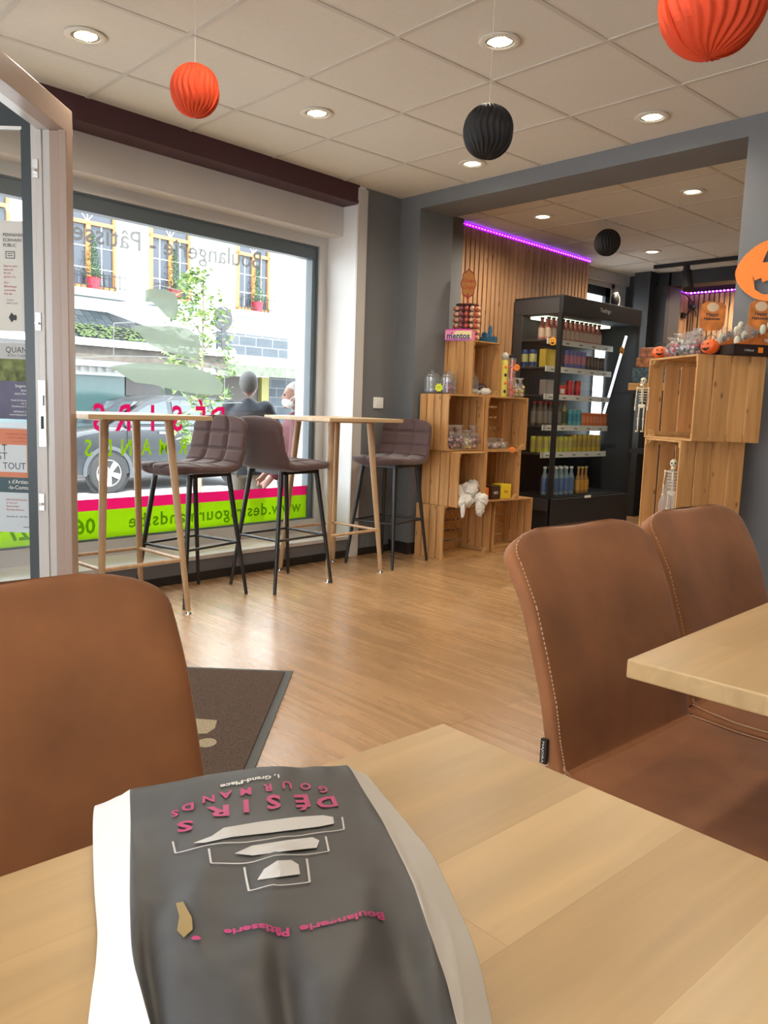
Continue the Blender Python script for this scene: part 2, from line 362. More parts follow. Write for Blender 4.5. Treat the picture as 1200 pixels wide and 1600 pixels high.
def strip(pts, w=.007):
    out = []
    for (a, c), (a2, c2) in zip(pts, pts[1:]):
        d = Vector((a2-a, c2-c)).normalized(); n = Vector((-d.y, d.x))*w/2
        out.append([(a+n.x, c+n.y), (a2+n.x, c2+n.y), (a2-n.x, c2-n.y), (a-n.x, c-n.y)])
    return out
wfilm('cake_outline', strip([(1.904,1.547),(1.903,1.72),(1.747,1.75),(1.622,1.737)]) + strip([(2.064,1.315),(2.062,1.499),(1.85,1.53),(1.653,1.546),(1.53,1.52),(1.457,1.482),(1.456,1.329)])
      + strip([(2.301,1.287),(2.05,1.315),(1.808,1.326),(1.62,1.33),(1.49,1.32),(1.38,1.30),(1.283,1.269),(1.281,1.089)]) + strip([(1.7,1.063),(1.4,1.06),(1.135,1.071)]), M['frostwhite'])
b = MB()
put_text(b, "Boulangerie - Pâtisserie", lambda x, y: Wp(.985+x, .3375, 1.955+y-.03*math.sin(x*1.2)), size=.155, off=.002, sx=1.02)
b.build('shop_lettering', clear('grey_film_lettering', (.5,.5,.5), .04, body=.9, bcol=(.19,.20,.195)), win)
b = MB()
for i, ch in enumerate("DÉSIRS"):
    put_text(b, ch, lambda x, y: Wp([1.27,1.42,1.60,1.79,1.95,2.12][i]+x, .3375, .885+y*1.02), size=.215, off=.004, align='LEFT', sx=.8)
b.build('pink_lettering', M['pinkfilm'], win)
b = MB()
for i, ch in enumerate("GOURMANDS"):
    put_text(b, ch, lambda x, y: Wp(1.18+i*.128+x, .3375, .738+y), size=.135, off=.0025, sx=.75)
b.build('green_lettering', M['greenfilm'], win)
b = MB()
put_text(b, "www.desirsgourmands.be", lambda x, y: Wp(.60+x, .3365, .302+y), size=.118, off=.002, spacing=1.12)
put_text(b, "067 44 27 60", lambda x, y: Wp(2.19+x, .3365, .29+y), size=.125, off=.003)
b.build('web_address_lettering', M['greytext'], win)

# grey socket
b = MB(); b.box(.128, .227, -.012, 0, 1.062, 1.142, 0, WM); s_ = thing('wall_socket', 'small white square wall socket on the grey wall beside the window', 'socket')
b.build('plate', M['white'], s_, bevel=.003)
b = MB(); b.tube(Wp(.178, -.016, 1.1), Wp(.178, -.012, 1.1), .024, .024, 24); b.build('outlet_ring', M['offwhite'], s_)

# ------------------------------------------------------------ entrance door leaf (white profile) with the glazed anthracite panel
P1 = Vector((-3.615, 1.275, 0)); E2 = Vector((.699, .715, 0)); E1 = Vector((.715, -.699, 0))
PM = Matrix(((E2.x, E1.x, 0, P1.x), (E2.y, E1.y, 0, P1.y), (0, 0, 1, 0), (0, 0, 0, 1)))   # x right, y to the room, z up
dr = bpy.data.objects.new('door_1', None); COL.objects.link(dr); dr['kind'] = 'structure'
b = MB(); b.box(.085, .157, -.03, 2.6, 2.155, 2.25, 0, PM); b.box(.085, .157, -.03, .035, .03, 2.155, 0, PM); b.box(.128, .163, .035, .05, .03, 2.155, 0, PM)
b.build('cream_profile', M['pvc_pink'], dr, bevel=.004)
b = MB(); b.box(.03, .157, 2.53, 2.6, 0, 2.155, 0, PM); b.build('cream_post', M['pvc_pink'], dr, bevel=.004)
b = MB(); b.box(.0, .085, -.02, .02, .03, 2.20, 0, PM); b.box(.03, .085, .02, 2.6, 2.16, 2.22, 0, PM); b.box(.02, .05, .02, .028, .03, 2.16, 0, PM)
b.build('white_edge', M['pvc'], dr, bevel=.003)
def edgeplate(name, z0, z1, x0, x1, parent=dr):
    mb = MB(); mb.box(x0, x1, .028, .034, z0, z1, 0, PM); return mb.build(name, M['steel'], parent, bevel=.001)
lk = edgeplate('lock_plate', .853, 1.138, .018, .050)
b = MB(); b.box(.026, .042, .034, .046, 1.03, 1.075, 0, PM); b.build('latch', M['chrome'], lk)
b = MB(); b.box(.028, .040, .034, .0365, .93, .985, 0, PM); b.build('bolt_slot', M['black'], lk)
for z in (1.965, 1.345, .575):
    p = edgeplate('locking_plate', z, z+.075, .012, .036)
    b = MB(); b.tube(PM @ Vector((.024, .034, z+.03)), PM @ Vector((.024, .05, z+.03)), .007, .007); b.build('roller', M['chrome'], p)
b = MB(); b.box(-.05, .0, -.03, .0, .03, 2.235, 0, PM); b.box(-.55, -.05, -.03, .0, 2.17, 2.235, 0, PM); b.box(-.55, -.08, -.03, .0, 2.235, 2.30, 0, PM); b.box(-.55, -.05, -.03, 0, .03, .14, 0, PM); b.box(-.6, -.55, -.03, 0, .03, 2.30, 0, PM)
b.build('anthracite_frame', M['anth'], dr)
b = MB(); b.box(-.55, -.05, -.02, -.012, .14, 2.17, 0, PM); b.build('glass_pane', M['glass'], dr)
b = MB(); b.box(-.56, -.045, -.004, .003, 2.165, 2.176, 0, PM); b.build('gasket_line', M['white'], dr)
# posters on the door pane
def poster(label, x0, x1, z0, z1, col, skew=0):
    t = thing('poster', label, 'poster', group='posters on the glass door')
    mb = MB(); mb.add([PM @ Vector(p) for p in ((x0,-.010,z0),(x1-skew*0,-.010,z0),(x1-skew,-.010,z1),(x0,-.010,z1),(x0,-.0115,z0),(x1,-.0115,z0),(x1-skew,-.0115,z1),(x0,-.0115,z1))],
        [(0,1,2,3),(4,7,6,5),(0,4,5,1),(1,5,6,2),(2,6,7,3),(3,7,4,0)])
    mb.build('sheet', col, t); return t
def patch(t, name, x0, x1, z0, z1, mat, y=-.0094):
    mb = MB(); mb.add([PM @ Vector(p) for p in ((x0,y,z0),(x1,y,z0),(x1,y,z1),(x0,y,z1))], [(0,1,2,3)]); mb.build(name, mat, t)
def ptext(t, name, lines, mat, y=-.0088):
    mb = MB()
    for s_, x, z, sz, al in lines: put_text(mb, s_, lambda a, c: PM @ Vector((x+a, y, z+c)), size=sz, align=al, sx=.9)
    mb.build(name, mat, t)
ink = pm('dark_ink', (.04,.04,.05), .6); redink = pm('red_ink', (.45,.05,.04), .6)
t = poster('white paper notice PERMANENCE ÉCRIVAIN PUBLIC, topmost on the glass door', -.30, -.035, 1.342, 1.80, pm('pale_notice', (.66,.66,.62), .6))
ptext(t, 'heading', [("PERMANENCE", -.14, 1.735, .020, 'LEFT'), ("ÉCRIVAIN", -.14, 1.714, .020, 'LEFT'), ("PUBLIC", -.14, 1.693, .020, 'LEFT'), ("Contact", -.13, 1.47, .010, 'LEFT'), ("067 71 15 57", -.13, 1.456, .010, 'LEFT')], ink)
ptext(t, 'body_text', [("Dans le cadre", -.14, 1.61, .012, 'LEFT'), ("mercredi", -.14, 1.595, .012, 'LEFT'), ("9h-12h", -.14, 1.58, .012, 'LEFT'), ("de 9h à 11h", -.14, 1.565, .012, 'LEFT'),
    ("OÙ ?", -.14, 1.54, .012, 'LEFT'), ("Bibliothèque", -.14, 1.525, .012, 'LEFT'), ("communale", -.14, 1.51, .012, 'LEFT'), ("Rue des", -.14, 1.495, .012, 'LEFT')], redink)
b = MB(); 
for x0,x1,z0,z1 in ((-.13,-.09,1.672,1.675),(-.13,-.09,1.645,1.648),(-.13,-.127,1.645,1.675),(-.093,-.09,1.645,1.675),(-.122,-.098,1.664,1.667),(-.122,-.098,1.655,1.658)): b.add([PM @ Vector(p) for p in ((x0,-.009,z0),(x1,-.009,z0),(x1,-.009,z1),(x0,-.009,z1))],[(0,1,2,3)])
b.add([PM @ Vector((-.105+.018*math.cos(a), -.009, 1.40+(.022 if i%2 else .010)*math.sin(a))) for i,a in enumerate([k*PI/5 for k in range(10)])],[tuple(range(10))]); b.build('small_emblem', ink, t)
t = poster('poster with QUAN heading, green landscape and dark blue lower half, middle of the glass door', -.30, -.031, .967, 1.292, pm('slate_blue_print', (.09,.09,.16), .5, nscale=8, namt=.2))
patch(t, 'heading_band', -.30, -.031, 1.225, 1.292, pm('pale_heading', (.50,.52,.52), .6))
patch(t, 'landscape_picture', -.30, -.031, 1.13, 1.225, pm('green_landscape', (.16,.20,.07), .7, nscale=25, namt=.6))
ptext(t, 'heading', [("QUAN", -.045, 1.252, .036, 'RIGHT'), ("de Éric Couller", -.045, 1.235, .016, 'RIGHT')], ink)
ptext(t, 'details', [("Soignies", -.05, 1.105, .018, 'RIGHT'), ("Jeudi", -.05, 1.088, .015, 'RIGHT'), ("16h30-19h45", -.05, 1.073, .012, 'RIGHT'), ("École St Vincent", -.05, 1.045, .012, 'RIGHT'), ("rue de", -.05, 1.032, .012, 'RIGHT'), ("Steenkerque 21", -.05, 1.019, .012, 'RIGHT'), ("0476/46.01.21", -.05, .996, .012, 'RIGHT'), ("www.tabaquart.be", -.05, .983, .012, 'RIGHT')], M['white'])
t = poster('orange and pale blue art event poster with TOUT in capitals, lowest on the glass door', -.30, -.008, .468, .929, pm('pale_blue_print', (.55,.63,.68), .6), .014)
patch(t, 'orange_field', -.30, -.021, .71, .925, pm('salmon_print', (.62,.22,.12), .6))
patch(t, 'white_box', -.30, -.058, .735, .855, pm('box_print', (.60,.66,.70), .6), -.0090)
patch(t, 'teal_band', -.30, -.014, .645, .712, pm('teal_print', (.05,.10,.12), .6), -.0090)
ptext(t, 'heading', [("T", -.145, .825, .044, 'RIGHT'), ("ST", -.145, .79, .044, 'RIGHT'), ("TOUT", -.063, .748, .042, 'RIGHT'), ("www.ecles.be", -.08, .49, .009, 'LEFT'), ("dimanche 16 - 10h-18h", -.155, .535, .011, 'LEFT')], pm('navy_ink', (.02,.03,.06), .6))
ptext(t, 'band_text', [("s d'Artistes", -.04, .685, .025, 'RIGHT'), ("-le-Comte", -.05, .660, .025, 'RIGHT')], M['white'])
ptext(t, 'body_text', [("musiciens locaux", -.05, .898, .016, 'RIGHT'), ("leurs créations", -.05, .882, .016, 'RIGHT'), ("pour un week-end", -.05, .868, .010, 'RIGHT'), ("Salle des Dominicains", -.155, .61, .012, 'LEFT'), ("La Verrerie", -.155, .595, .012, 'LEFT'), ("École du Bois", -.155, .58, .012, 'LEFT'), ("Permette Pariance", -.155, .565, .012, 'LEFT')], redink)
# blue bin seen through the door pane
b = MB(); b.lathe([(.085,0),(.10,.02),(.125,.46),(.132,.47),(.132,.485),(.12,.485),(.115,.46),(.09,.03)], 28, 0, TR(-4.07, 1.02, 0))
t = thing('waste_bin', 'bright blue plastic bin standing behind the glass door', 'bin'); b.build('bin_body', pm('blue_plastic', (.01,.03,.55), .35), t, smooth=40)

# ------------------------------------------------------------ ceiling lamps
lamp = thing('recessed_downlight', 'x', 'ceiling light', (0,0,ZC), 0, 'round recessed ceiling lights')
b = MB(); b.lathe([(.058,-.001),(.083,-.001),(.085,-.006),(.078,-.010),(.060,-.008),(.058,-.001)], 36); b.build('rim', M['ceil'], lamp, smooth=40)
b = MB(); b.lathe([(.0582,-.004),(.050,-.0025),(.040,-.0015),(.02,-.001),(.002,-.001)], 28); b.build('reflector', M['reflector'], lamp, smooth=True)
b = MB()
for k in range(9): a = -.042+k*.0105; hw = math.sqrt(max(.052**2-a*a, 0))*.85; b.box(a-.003, a+.003, -hw, hw, -.0045, -.0035)
b.build('bulb', M['lamp'], lamp)
pts = [(-3.507,1.461,'nearest the entrance door'),(-3.495,2.659,'above the bar tables'),(-3.463,3.823,'half behind the black paper ball'),(-2.293,2.662,'beside the orange balls, middle of the front room'),(-2.273,3.825,'in front of the passage beam'),
       (-3.948,5.183,'beside the violet-lit slat wall'),(-2.773,5.233,'in the back room just past the passage beam'),(-3.992,6.886,'farthest away, in the back room'),(-1.09,2.66,'outside the view, right of the room'),(-2.3,1.46,'out of view above the doormat'),(-1.1,1.46,'out of view over the table'),(.1,.2,'out of view above the camera'),(-1.6,5.23,'out of view, back room right'),(-3.75,8.42,'added unseen in the small room behind the black wall')]  # last one is unseen, added to brighten the far slats
first = True
for x, y, w in pts:
    lab = 'round white recessed ceiling light, ' + w
    if first: l = lamp; l.location = (x, y, ZC); l['label'] = lab; first = False
    else: l = dup(lamp, (x, y, ZC), 0, lab)
    ld = bpy.data.lights.new('downlight', 'SPOT'); ld.shadow_soft_size = .035; ld.energy = LAMP_W*(5 if y > 8 else 2.2 if y > 4.2 else 1); ld.color = (1, .88, .70); ld.spot_size = R(165); ld.spot_blend = .9
    lo = bpy.data.objects.new('downlight', ld); COL.objects.link(lo); lo.location = (x, y, ZC-.03)

# ------------------------------------------------------------ honeycomb paper balls
def honeyball(label, loc, r, mat, rot=0, group='honeycomb paper balls hanging from the ceiling'):
    t = thing('paper_ball', label, 'paper ball', loc, rot, group)
    n, k = 192, 28; vs = []
    for j in range(k+1):
        a = PI*j/k
        for i in range(n):
            w = 2*PI*i/n; ph = (1 if (i//2) % 2 else -1)
            # petals: sawtooth folds that open and close in a honeycomb rhythm
            s_ = 1 + .034*math.sin(a)*math.sin(2*PI*i/8 + 1.5*math.sin(5*a)) - .03*math.sin(a)*abs(math.cos(w/2))**30
            rr = r*s_
            vs.append((rr*math.sin(a)*math.cos(w)*.93, rr*math.sin(a)*math.sin(w), rr*math.cos(a)*1.0))
    fs = [(j*n+i, (j+1)*n+i, (j+1)*n+(i+1) % n, j*n+(i+1) % n) for j in range(k) for i in range(n)]
    mb = MB(); mb.add(vs, fs); mb.build('paper_cells', mat, t)
    mb = MB(); mb.tube((0,0,r*.98), (0,0,ZC-loc[2]), .0008, .0008, 6); mb.build('string', M['white'], t)
    # stiff card half-discs at the joint
    mb = MB(); mb.prism([(r*1.01*math.cos(a), r*1.01*math.sin(a)) for a in [k_*2*PI/48 for k_ in range(48)]], .003, 0, TR(0,-.0015,0,0) ); mb.build('card_disc', mat, t)
    return t
honeyball('orange honeycomb paper ball near the entrance side, the smaller orange one', (-2.75, 1.543, 2.176), .090, M['orange_paper'], R(35))
honeyball('big orange honeycomb paper ball cut off by the top edge of the view', (-1.004, 1.923, 2.050), .128, M['orange_paper'], R(60))
honeyball('black honeycomb paper ball in the front room', (-2.093, 2.39, 2.10), .0965, M['black_paper'], R(20))
honeyball('small-looking black honeycomb paper ball in the back room', (-3.667, 5.65, 2.404), .102, M['black_paper'], R(20))

# ------------------------------------------------------------ loft builder for padded seats and backs
def sgp(v, e): return math.copysign(abs(v)**e, v)
def loft(spine, wf, hf, nphi=48, e=2.6, topfn=None, bow=None, mi=0, res=None):
    """spine: list of (x,z); wf,hf functions of s in 0..1; returns (verts, faces)"""
    if res: # resample by catmull-rom
        P = [Vector((p[0], p[1])) for p in spine]; out = []
        P = [P[0]*2-P[1]] + P + [P[-1]*2-P[-2]]
        tot = len(P)-3
        for i in range(res+1):
            u = i/res*tot; k = min(int(u), tot-1); f = u-k; a, b_, c, d = P[k], P[k+1], P[k+2], P[k+3]
            out.append(.5*((2*b_) + (c-a)*f + (2*a-5*b_+4*c-d)*f*f + (-a+3*b_-3*c+d)*f**3))
        spine = out
    else: spine = [Vector(p) for p in spine]
    n = len(spine); L = [0]
    for a, c in zip(spine, spine[1:]): L.append(L[-1]+(c-a).length)
    vs = []
    for i, p in enumerate(spine):
        d = (spine[min(i+1, n-1)]-spine[max(i-1, 0)]).normalized(); nn = Vector((-d.y, d.x)); s_ = L[i]/L[-1]
        w, h = wf(s_), hf(s_)
        for k in range(nphi):
            ph = 2*PI*k/nphi; y = w*sgp(math.cos(ph), 2/e); o = h*sgp(math.sin(ph), 2/e)
            if topfn: o = topfn(s_, y/max(w, 1e-6), o, math.sin(ph), L[i])
            if bow: o += bow(s_, y/max(w, 1e-6))
            q = p+nn*o; vs.append((q.x, y, q.y))
    fs = [(i*nphi+k, i*nphi+(k+1) % nphi, (i+1)*nphi+(k+1) % nphi, (i+1)*nphi+k) for i in range(n-1) for k in range(nphi)]
    fs += [tuple(range(nphi))[::-1], tuple((n-1)*nphi+k for k in range(nphi))]
    return vs, fs
def endround(s, L0, L, p=2.5):
    """0 at the very end, 1 after length L0"""
    t = min(max(s/L0, 0), 1); return (1-(1-t)**p)**(1/p)

# ------------------------------------------------------------ bar stools
def make_stool():
    t = thing('bar_stool', 'x', 'bar stool', (0,0,0), 0, 'brown quilted bar stools')
    sp = [(.245,.700),(.20,.716),(.10,.716),(0,.712),(-.10,.712),(-.165,.735),(-.200,.80),(-.222,.90),(-.235,1.0)]
    LT = 0
    for a, c in zip(sp, sp[1:]): LT += math.hypot(a[0]-c[0], a[1]-c[1])
    def wf(s): return (.205*min(endround(s, .16, 1), endround(1-s, .10, 1))) * (1-.06*max(0, (s-.6)/.4)) + .0006
    def hf(s): return .024*min(endround(s, .04, 1), endround(1-s, .035, 1)) + .0004 + .004*math.exp(-((s-.55)/.1)**2)
    def top(s, yn, o, sp_, l):
        if sp_ > -.15: return o
        g = 0
        for c in (-.36, .36): g = max(g, math.exp(-((yn-c)/.055)**2))
        for c in (.17,.36,.585,.72,.86): g = max(g, math.exp(-((s-c)/.012)**2))
        return o*(1-.62*g) - .006
    vs, fs = loft(sp, wf, hf, 96, 3.2, top, res=110)
    # slight wrap of the back
    vs = [(x + (.35*(y*y) if z > .76 else .35*y*y*max(0, (z-.72)/.04)), y, z) for x, y, z in vs]
    mb = MB(); mb.add(vs, fs); mb.build('seat_shell', M['stool'], t, smooth=True)
    mb = MB(); mb.box(-.13,.15,-.14,-.115,.672,.69); mb.box(-.13,.15,.115,.14,.672,.69); mb.box(.13,.155,-.14,.14,.672,.69); mb.box(-.135,-.11,-.14,.14,.672,.69)
    mb.build('seat_frame', M['blackm'], t)
    feet = []
    for sx, sy in ((1,1),(1,-1),(-1,1),(-1,-1)):
        mb = MB(); a = (sx*.142, sy*.128, .69); c = (sx*.235, sy*.188, 0)
        mb.tube(a, c, .0155, .0095, 14); mb.build('leg', M['blackm'], t, smooth=40); feet.append((a, c))
    mb = MB(); z = .30; f = lambda sx, sy: (sx*(.235-.093*z/.69), sy*(.188-.06*z/.69), z)
    P = [f(1,1), f(1,-1), f(-1,-1), f(-1,1), f(1,1)]
    for a, c in zip(P, P[1:]): mb.tube(a, c, .0075, .0075, 10)
    mb.build('footrest', M['blackm'], t, smooth=40)
    return t
st = make_stool(); st.location = (-3.925, 2.195, 0); st.rotation_euler = (0, 0, math.atan2(-.45, .12)); st['label'] = 'brown quilted bar stool facing the entrance side, its quilted front showing, nearest the door'
dup(st, (-3.912, 2.79, 0), math.atan2(.47, -.07), 'brown bar stool seen from behind, back to back with the quilted one')
dup(st, (-4.075, 3.80, 0), math.atan2(-.43, .12), 'brown quilted bar stool in the corner beside the crate tower')

# ------------------------------------------------------------ bar tables
def make_bartable():
    t = thing('bar_table', 'x', 'bar table', (0,0,0), 0, 'high wooden bar tables')
    # local x along wall (u), local y outwards
    mb = MB(); mb.box(-.325,.325,-.30,.30,.978,1.0); mb.build('tabletop', M['bar_wood'], t, bevel=.002)
    for sx, sy in ((1,1),(1,-1),(-1,1),(-1,-1)):
        mb = MB(); mb.tube((sx*.17, sy*.15, .978), (sx*.237, sy*.224, .02), .0215, .0135, 16); l = mb.build('leg', M['bar_leg'], t, smooth=40)
        mb = MB(); mb.tube((sx*.237, sy*.224, .02), (sx*.239, sy*.226, .008), .006, .006, 10); mb.tube((sx*.239, sy*.226, .008), (sx*.239, sy*.226, 0), .014, .016, 16); mb.build('foot_screw', M['chrome'], l, smooth=40)
    mb = MB(); z = .28; k = 1-z/.978; f = lambda sx, sy: (sx*(.17+.067*k), sy*(.15+.074*k), z)
    P = [f(1,1), f(1,-1), f(-1,-1), f(-1,1), f(1,1)]
    for a, c in zip(P, P[1:]): mb.tube(a, c, .009, .009, 10)
    mb.build('stretcher', M['bar_leg'], t, smooth=40)
    mb = MB(); mb.box(-.19,.19,-.17,.17,.968,.978); mb.build('mounting_plate', M['bar_leg'], t)
    return t
bt = make_bartable(); rzw = math.atan2(WT.y, WT.x)
bt.location = (-4.03, 3.26, 0); bt.rotation_euler = (0,0,rzw); bt['label'] = 'high pale wood bar table between the two right-hand bar stools, near the corner'
dup(bt, (-3.80, 1.735, 0), rzw, 'high pale wood bar table nearest the entrance door, partly hidden by the door frame')

# ------------------------------------------------------------ doormat
mc = Vector((-2.553, 1.885, 0)); dx = (Vector((-1.921,1.289,0))-mc).normalized(); dy = Vector((dx.y, -dx.x, 0)); 
if dy.x > 0: dy = -dy
MOT1 = [(.54,.31),(.553,.186),(.62,.178),(.665,.195),(.67,.23),(.60,.31)]; MOT2 = (.735, .178)
MM = Matrix(((dx.x, dy.x, 0, mc.x), (dx.y, dy.y, 0, mc.y), (0, 0, 1, 0), (0, 0, 0, 1)))
t = thing('doormat', 'dark brown doormat with grey rubber border lying on the floor by the entrance', 'doormat')
b = MB(); b.box(0, 1.5, 0, .9, 0.0005, .005, 0, MM); b.build('rubber_border', M['rugedge'], t)
b = MB(); b.box(.03, 1.47, .03, .87, .004, .010, 0, MM); b.build('pile', M['rug'], t)
b = MB(); 
b.add([MM @ Vector((x, y, .0105)) for x, y in MOT1], [tuple(range(len(MOT1)))])
b.add([MM @ Vector((MOT2[0]+.035*math.cos(a), MOT2[1]+.03*math.sin(a), .0105)) for a in [k*2*PI/20 for k in range(20)]], [tuple(range(20))])
b.build('printed_motif', M['rugcream'], t)

# ------------------------------------------------------------ wooden crates
def crate(label, loc, rz, w, d, h, group, slats_side=4, back='H', flat=False):
    """opening faces local -y... local x = opening width, y = depth (into the crate), z up; origin front-left-bottom"""
    t = thing('wooden_crate', label, 'crate', loc, rz, group)
    th = .009; g = .011
    for nm, x in (('side_panel', 0), ('side_panel', w-th)):
        mb = MB(); n = slats_side; sw = (d-(n-1)*g)/n
        for i in range(n):
            y0 = i*(sw+g); j = random.uniform(-.002, .002)
            mb.box(x+j, x+th+j, y0, y0+sw, 0+random.uniform(0,.002), h-random.uniform(0,.002))
        mb.build(nm, M['crate'], t, weld=False)
    # inner rails holding the side slats, front and back
    for x in (th, w-2*th):
        for z in (.012, h-.022-.012): mb = MB(); mb.box(x, x+th, 0, d, z, z+.022); mb.build('side_rail', M['crateX'], t, weld=False)
    for nm, z in (('bottom_panel', 0), ('top_panel', h-th)):
        mb = MB(); n = 4; sw = (d-(n-1)*g)/n
        for i in range(n): y0 = i*(sw+g); mb.box(th, w-th, y0, y0+sw, z, z+th)
        mb.build(nm, M['crateH'], t, weld=False)
    mb = MB(); n = 5
    if back == 'H':
        sh = (h-(n-1)*g*1.2)/n
        for i in range(n): z0 = i*(sh+g*1.2); mb.box(th, w-th, d-th, d, z0, z0+sh)
        mb.build('back_panel', M['crateH'], t, weld=False)
    else:
        sh = (w-2*th-(n-1)*g)/n
        for i in range(n): x0 = th+i*(sh+g); mb.box(x0, x0+sh, d-th, d, 0.01, h-.01)
        mb.build('back_panel', M['crate'], t, weld=False)
    q = .035
    for x, sx in ((th, 1), (w-th, -1)):
        for z, sz in ((th, 1), (h-th, -1)):
            P = [(x, z), (x+sx*q, z), (x, z+sz*q)]
            if sx*sz < 0: P = P[::-1]
            mb = MB(); mb.prism(P, .03, 0, TR(0, .012, 0)); mb.build('corner_block', M['crateX'], t)
    return t
# left tower stands against the passage reveal; openings face +X : local x -> +Y, local y(depth) -> -X
RZL = PI/2
GL = 'pine crates of the left display tower'
crate('pine crate on the floor, bottom left of the tower by the passage, empty', (-3.90, 4.175, 0), RZL, .52, .28, .387, GL)
crate('empty pine crate on the floor, right-hand one of the tower near the fridge', (-3.90, 4.74, 0), RZL, .46, .28, .40, GL)
crate('pine crate in the second row holding the white fluff', (-3.80, 4.20, .388), RZL, .30, .36, .39, GL, back='V')
crate('pine crate in the second row holding the yellow and brown boxes', (-3.86, 4.55, .401), RZL, .42, .30, .38, GL, back='V')
crate('pine crate in the third row holding wrapped candy bags, below the glass jars', (-3.90, 4.175, .782), RZL, .385, .28, .398, GL, back='V')
crate('pine crate in the third row with flat sweet packets, right-hand one', (-3.88, 4.575, .782), RZL, .475, .30, .398, GL)
crate('topmost pine crate of the left tower, below the mint box', (-3.93, 4.44, 1.181), RZL, .31, .33, .39, GL, back='V')
# right tower, turned
THR = R(57); GR = 'pine crates of the right display tower'
so_ = Vector((-.839, .545, 0)); sd_ = Vector((.545, .839, 0))     # opening direction (leftwards) and depth direction
def rcrate(label, N, z, w, d, h, back='V'):
    o = Vector((N[0], N[1], z)) + so_*w; return crate(label, o, math.atan2(-so_.y, -so_.x), w, d, h, GR, back=back)
NT = (-1.80, 3.575)
rcrate('topmost crate of the right tower carrying the Halloween sweets', NT, .966, .46, .34, .398)
rcrate('upright pine crate in the middle of the right tower with a small skeleton inside', (-1.865, 3.60), .492, .35, .33, .473)
rcrate('bottom pine crate of the right tower behind the tan chairs', (-1.90, 3.62), 0, .40, .33, .49)

# ------------------------------------------------------------ back room
# slatted wall
SA = Vector((-4.50, 4.50, 0)); SB = Vector((-4.655, 6.90, 0)); sdv = (SB-SA).normalized(); SL = (SB-SA).length
SMX = Matrix(((sdv.x, -sdv.y, 0, SA.x), (sdv.y, sdv.x, 0, SA.y), (0,0,1,0), (0,0,0,1)))   # x along, y to the left(-X)
wl = bpy.data.objects.new('wall_slatted', None); COL.objects.link(wl); wl['kind'] = 'structure'
b = MB(); b.box(-.1, SL, .028, .30, 0, ZC, 0, SMX); b.build('backing', M['slat_back'], wl)
b = MB(); n = 40; p = SL/n
for i in range(n): b.box(i*p, i*p+p*.74, 0, .028, 0, 2.53, 0, SMX)
b.build('slats', M['slat'], wl, weld=False)
t = thing('led_strip', 'violet glowing LED strip along the top of the long slatted wall', 'led strip', group='violet LED strips')
b = MB(); b.box(0, SL, -.006, .006, 2.533, 2.549, 0, SMX); b.build('glowing_band', M['led'], t)
b = MB(); 
for i in range(60): b.box(.02+i*SL/60, .026+i*SL/60, -.008, -.006, 2.538, 2.543, 0, SMX)
b.build('diodes', pm('led_point', (.9,.6,1), .3, emis=10, ecol=(.75,.35,1)), t)
# left wall beyond with the second window
b = MB(); b.box(-5.0, -4.72, 6.90, 6.96, 0, ZC); b.box(-5.02, -4.9, 6.9, 8.1, 0, .9); b.box(-5.02, -4.86, 6.9, 8.1, 2.45, ZC); b.box(-5.02, -4.9, 7.75, 8.1, 0, ZC); struct(b.build('wall_back_left', M['white_plaster']))
w2 = bpy.data.objects.new('window_2', None); COL.objects.link(w2); w2['kind'] = 'structure'
b = MB(); b.box(-4.96,-4.90,6.96,7.75,2.40,2.45); b.box(-4.96,-4.90,7.69,7.75,.9,2.45); b.box(-4.96,-4.90,6.96,7.75,.9,.96); b.build('white_frame', M['pvc'], w2)
b = MB(); b.box(-4.95,-4.91,6.96,7.69,2.31,2.40); b.box(-4.95,-4.91,7.60,7.69,.96,2.40); b.build('grey_frame', M['anth'], w2)
b = MB(); b.box(-4.935,-4.93,6.96,7.6,.96,2.31); b.build('glass_pane', M['glass'], w2)
# black front at the rear of the back room, with an opening into a third slatted room
b = MB(); b.box(-5.1, -4.38, 7.97, 8.2, 0, ZC+.1); b.box(-4.40, 3.2, 7.97, 8.2, 2.42, ZC+.1); b.box(-4.7, -4.52, 7.80, 7.97, 0, ZC+.0); struct(b.build('wall_black', M['charcoal']))
b = MB(); b.box(-4.55, -4.38, 7.9, 7.97, 0, 2.42); struct(b.build('trim_4', M['matblack']))
b = MB(); b.box(-4.8, 3.2, 8.86, 9.0, 0, 2.9); struct(b.build('wall_far', M['grey_wall']))
b = MB(); b.box(-4.75, -4.625, 8.2, 8.86, 0, 2.9); struct(b.build('wall_far_left', M['slat']))
b = MB(); b.box(-4.75, 3.2, 8.2, 9.0, ZC, 2.7); struct(b.build('ceiling_far', M['ceil']))
fs_ = bpy.data.objects.new('wall_slatted_far', None); COL.objects.link(fs_); fs_['kind'] = 'structure'
b = MB(); b.box(-4.6, -3.2, 8.83, 8.86, 0, 2.60); b.build('backing', M['slat_back'], fs_)
b = MB()
for i in range(24): b.box(-4.59+i*.058, -4.59+i*.058+.040, 8.80, 8.83, 0, 2.44)
for i in range(7): b.box(-4.625, -4.605, 8.22+i*.083, 8.22+i*.083+.076, 1.95, 2.44)
b.build('slats', M['slat'], fs_, weld=False)
t = thing('led_strip', 'violet dotted LED strip above the far slatted wall at the very back', 'led strip', group='violet LED strips')
b = MB(); b.box(-4.60, -3.2, 8.785, 8.797, 2.448, 2.462); b.box(-4.60, -4.588, 8.22, 8.79, 2.448, 2.462); b.build('glowing_band', pm('violet_led_dim', (.3,.02,.8), .4, emis=1.6, ecol=(.3,.0,1)), t)
b = MB(); 
for i in range(26): b.ball((-4.57+i*.042, 8.78, 2.456), .007, n=8, k=5)
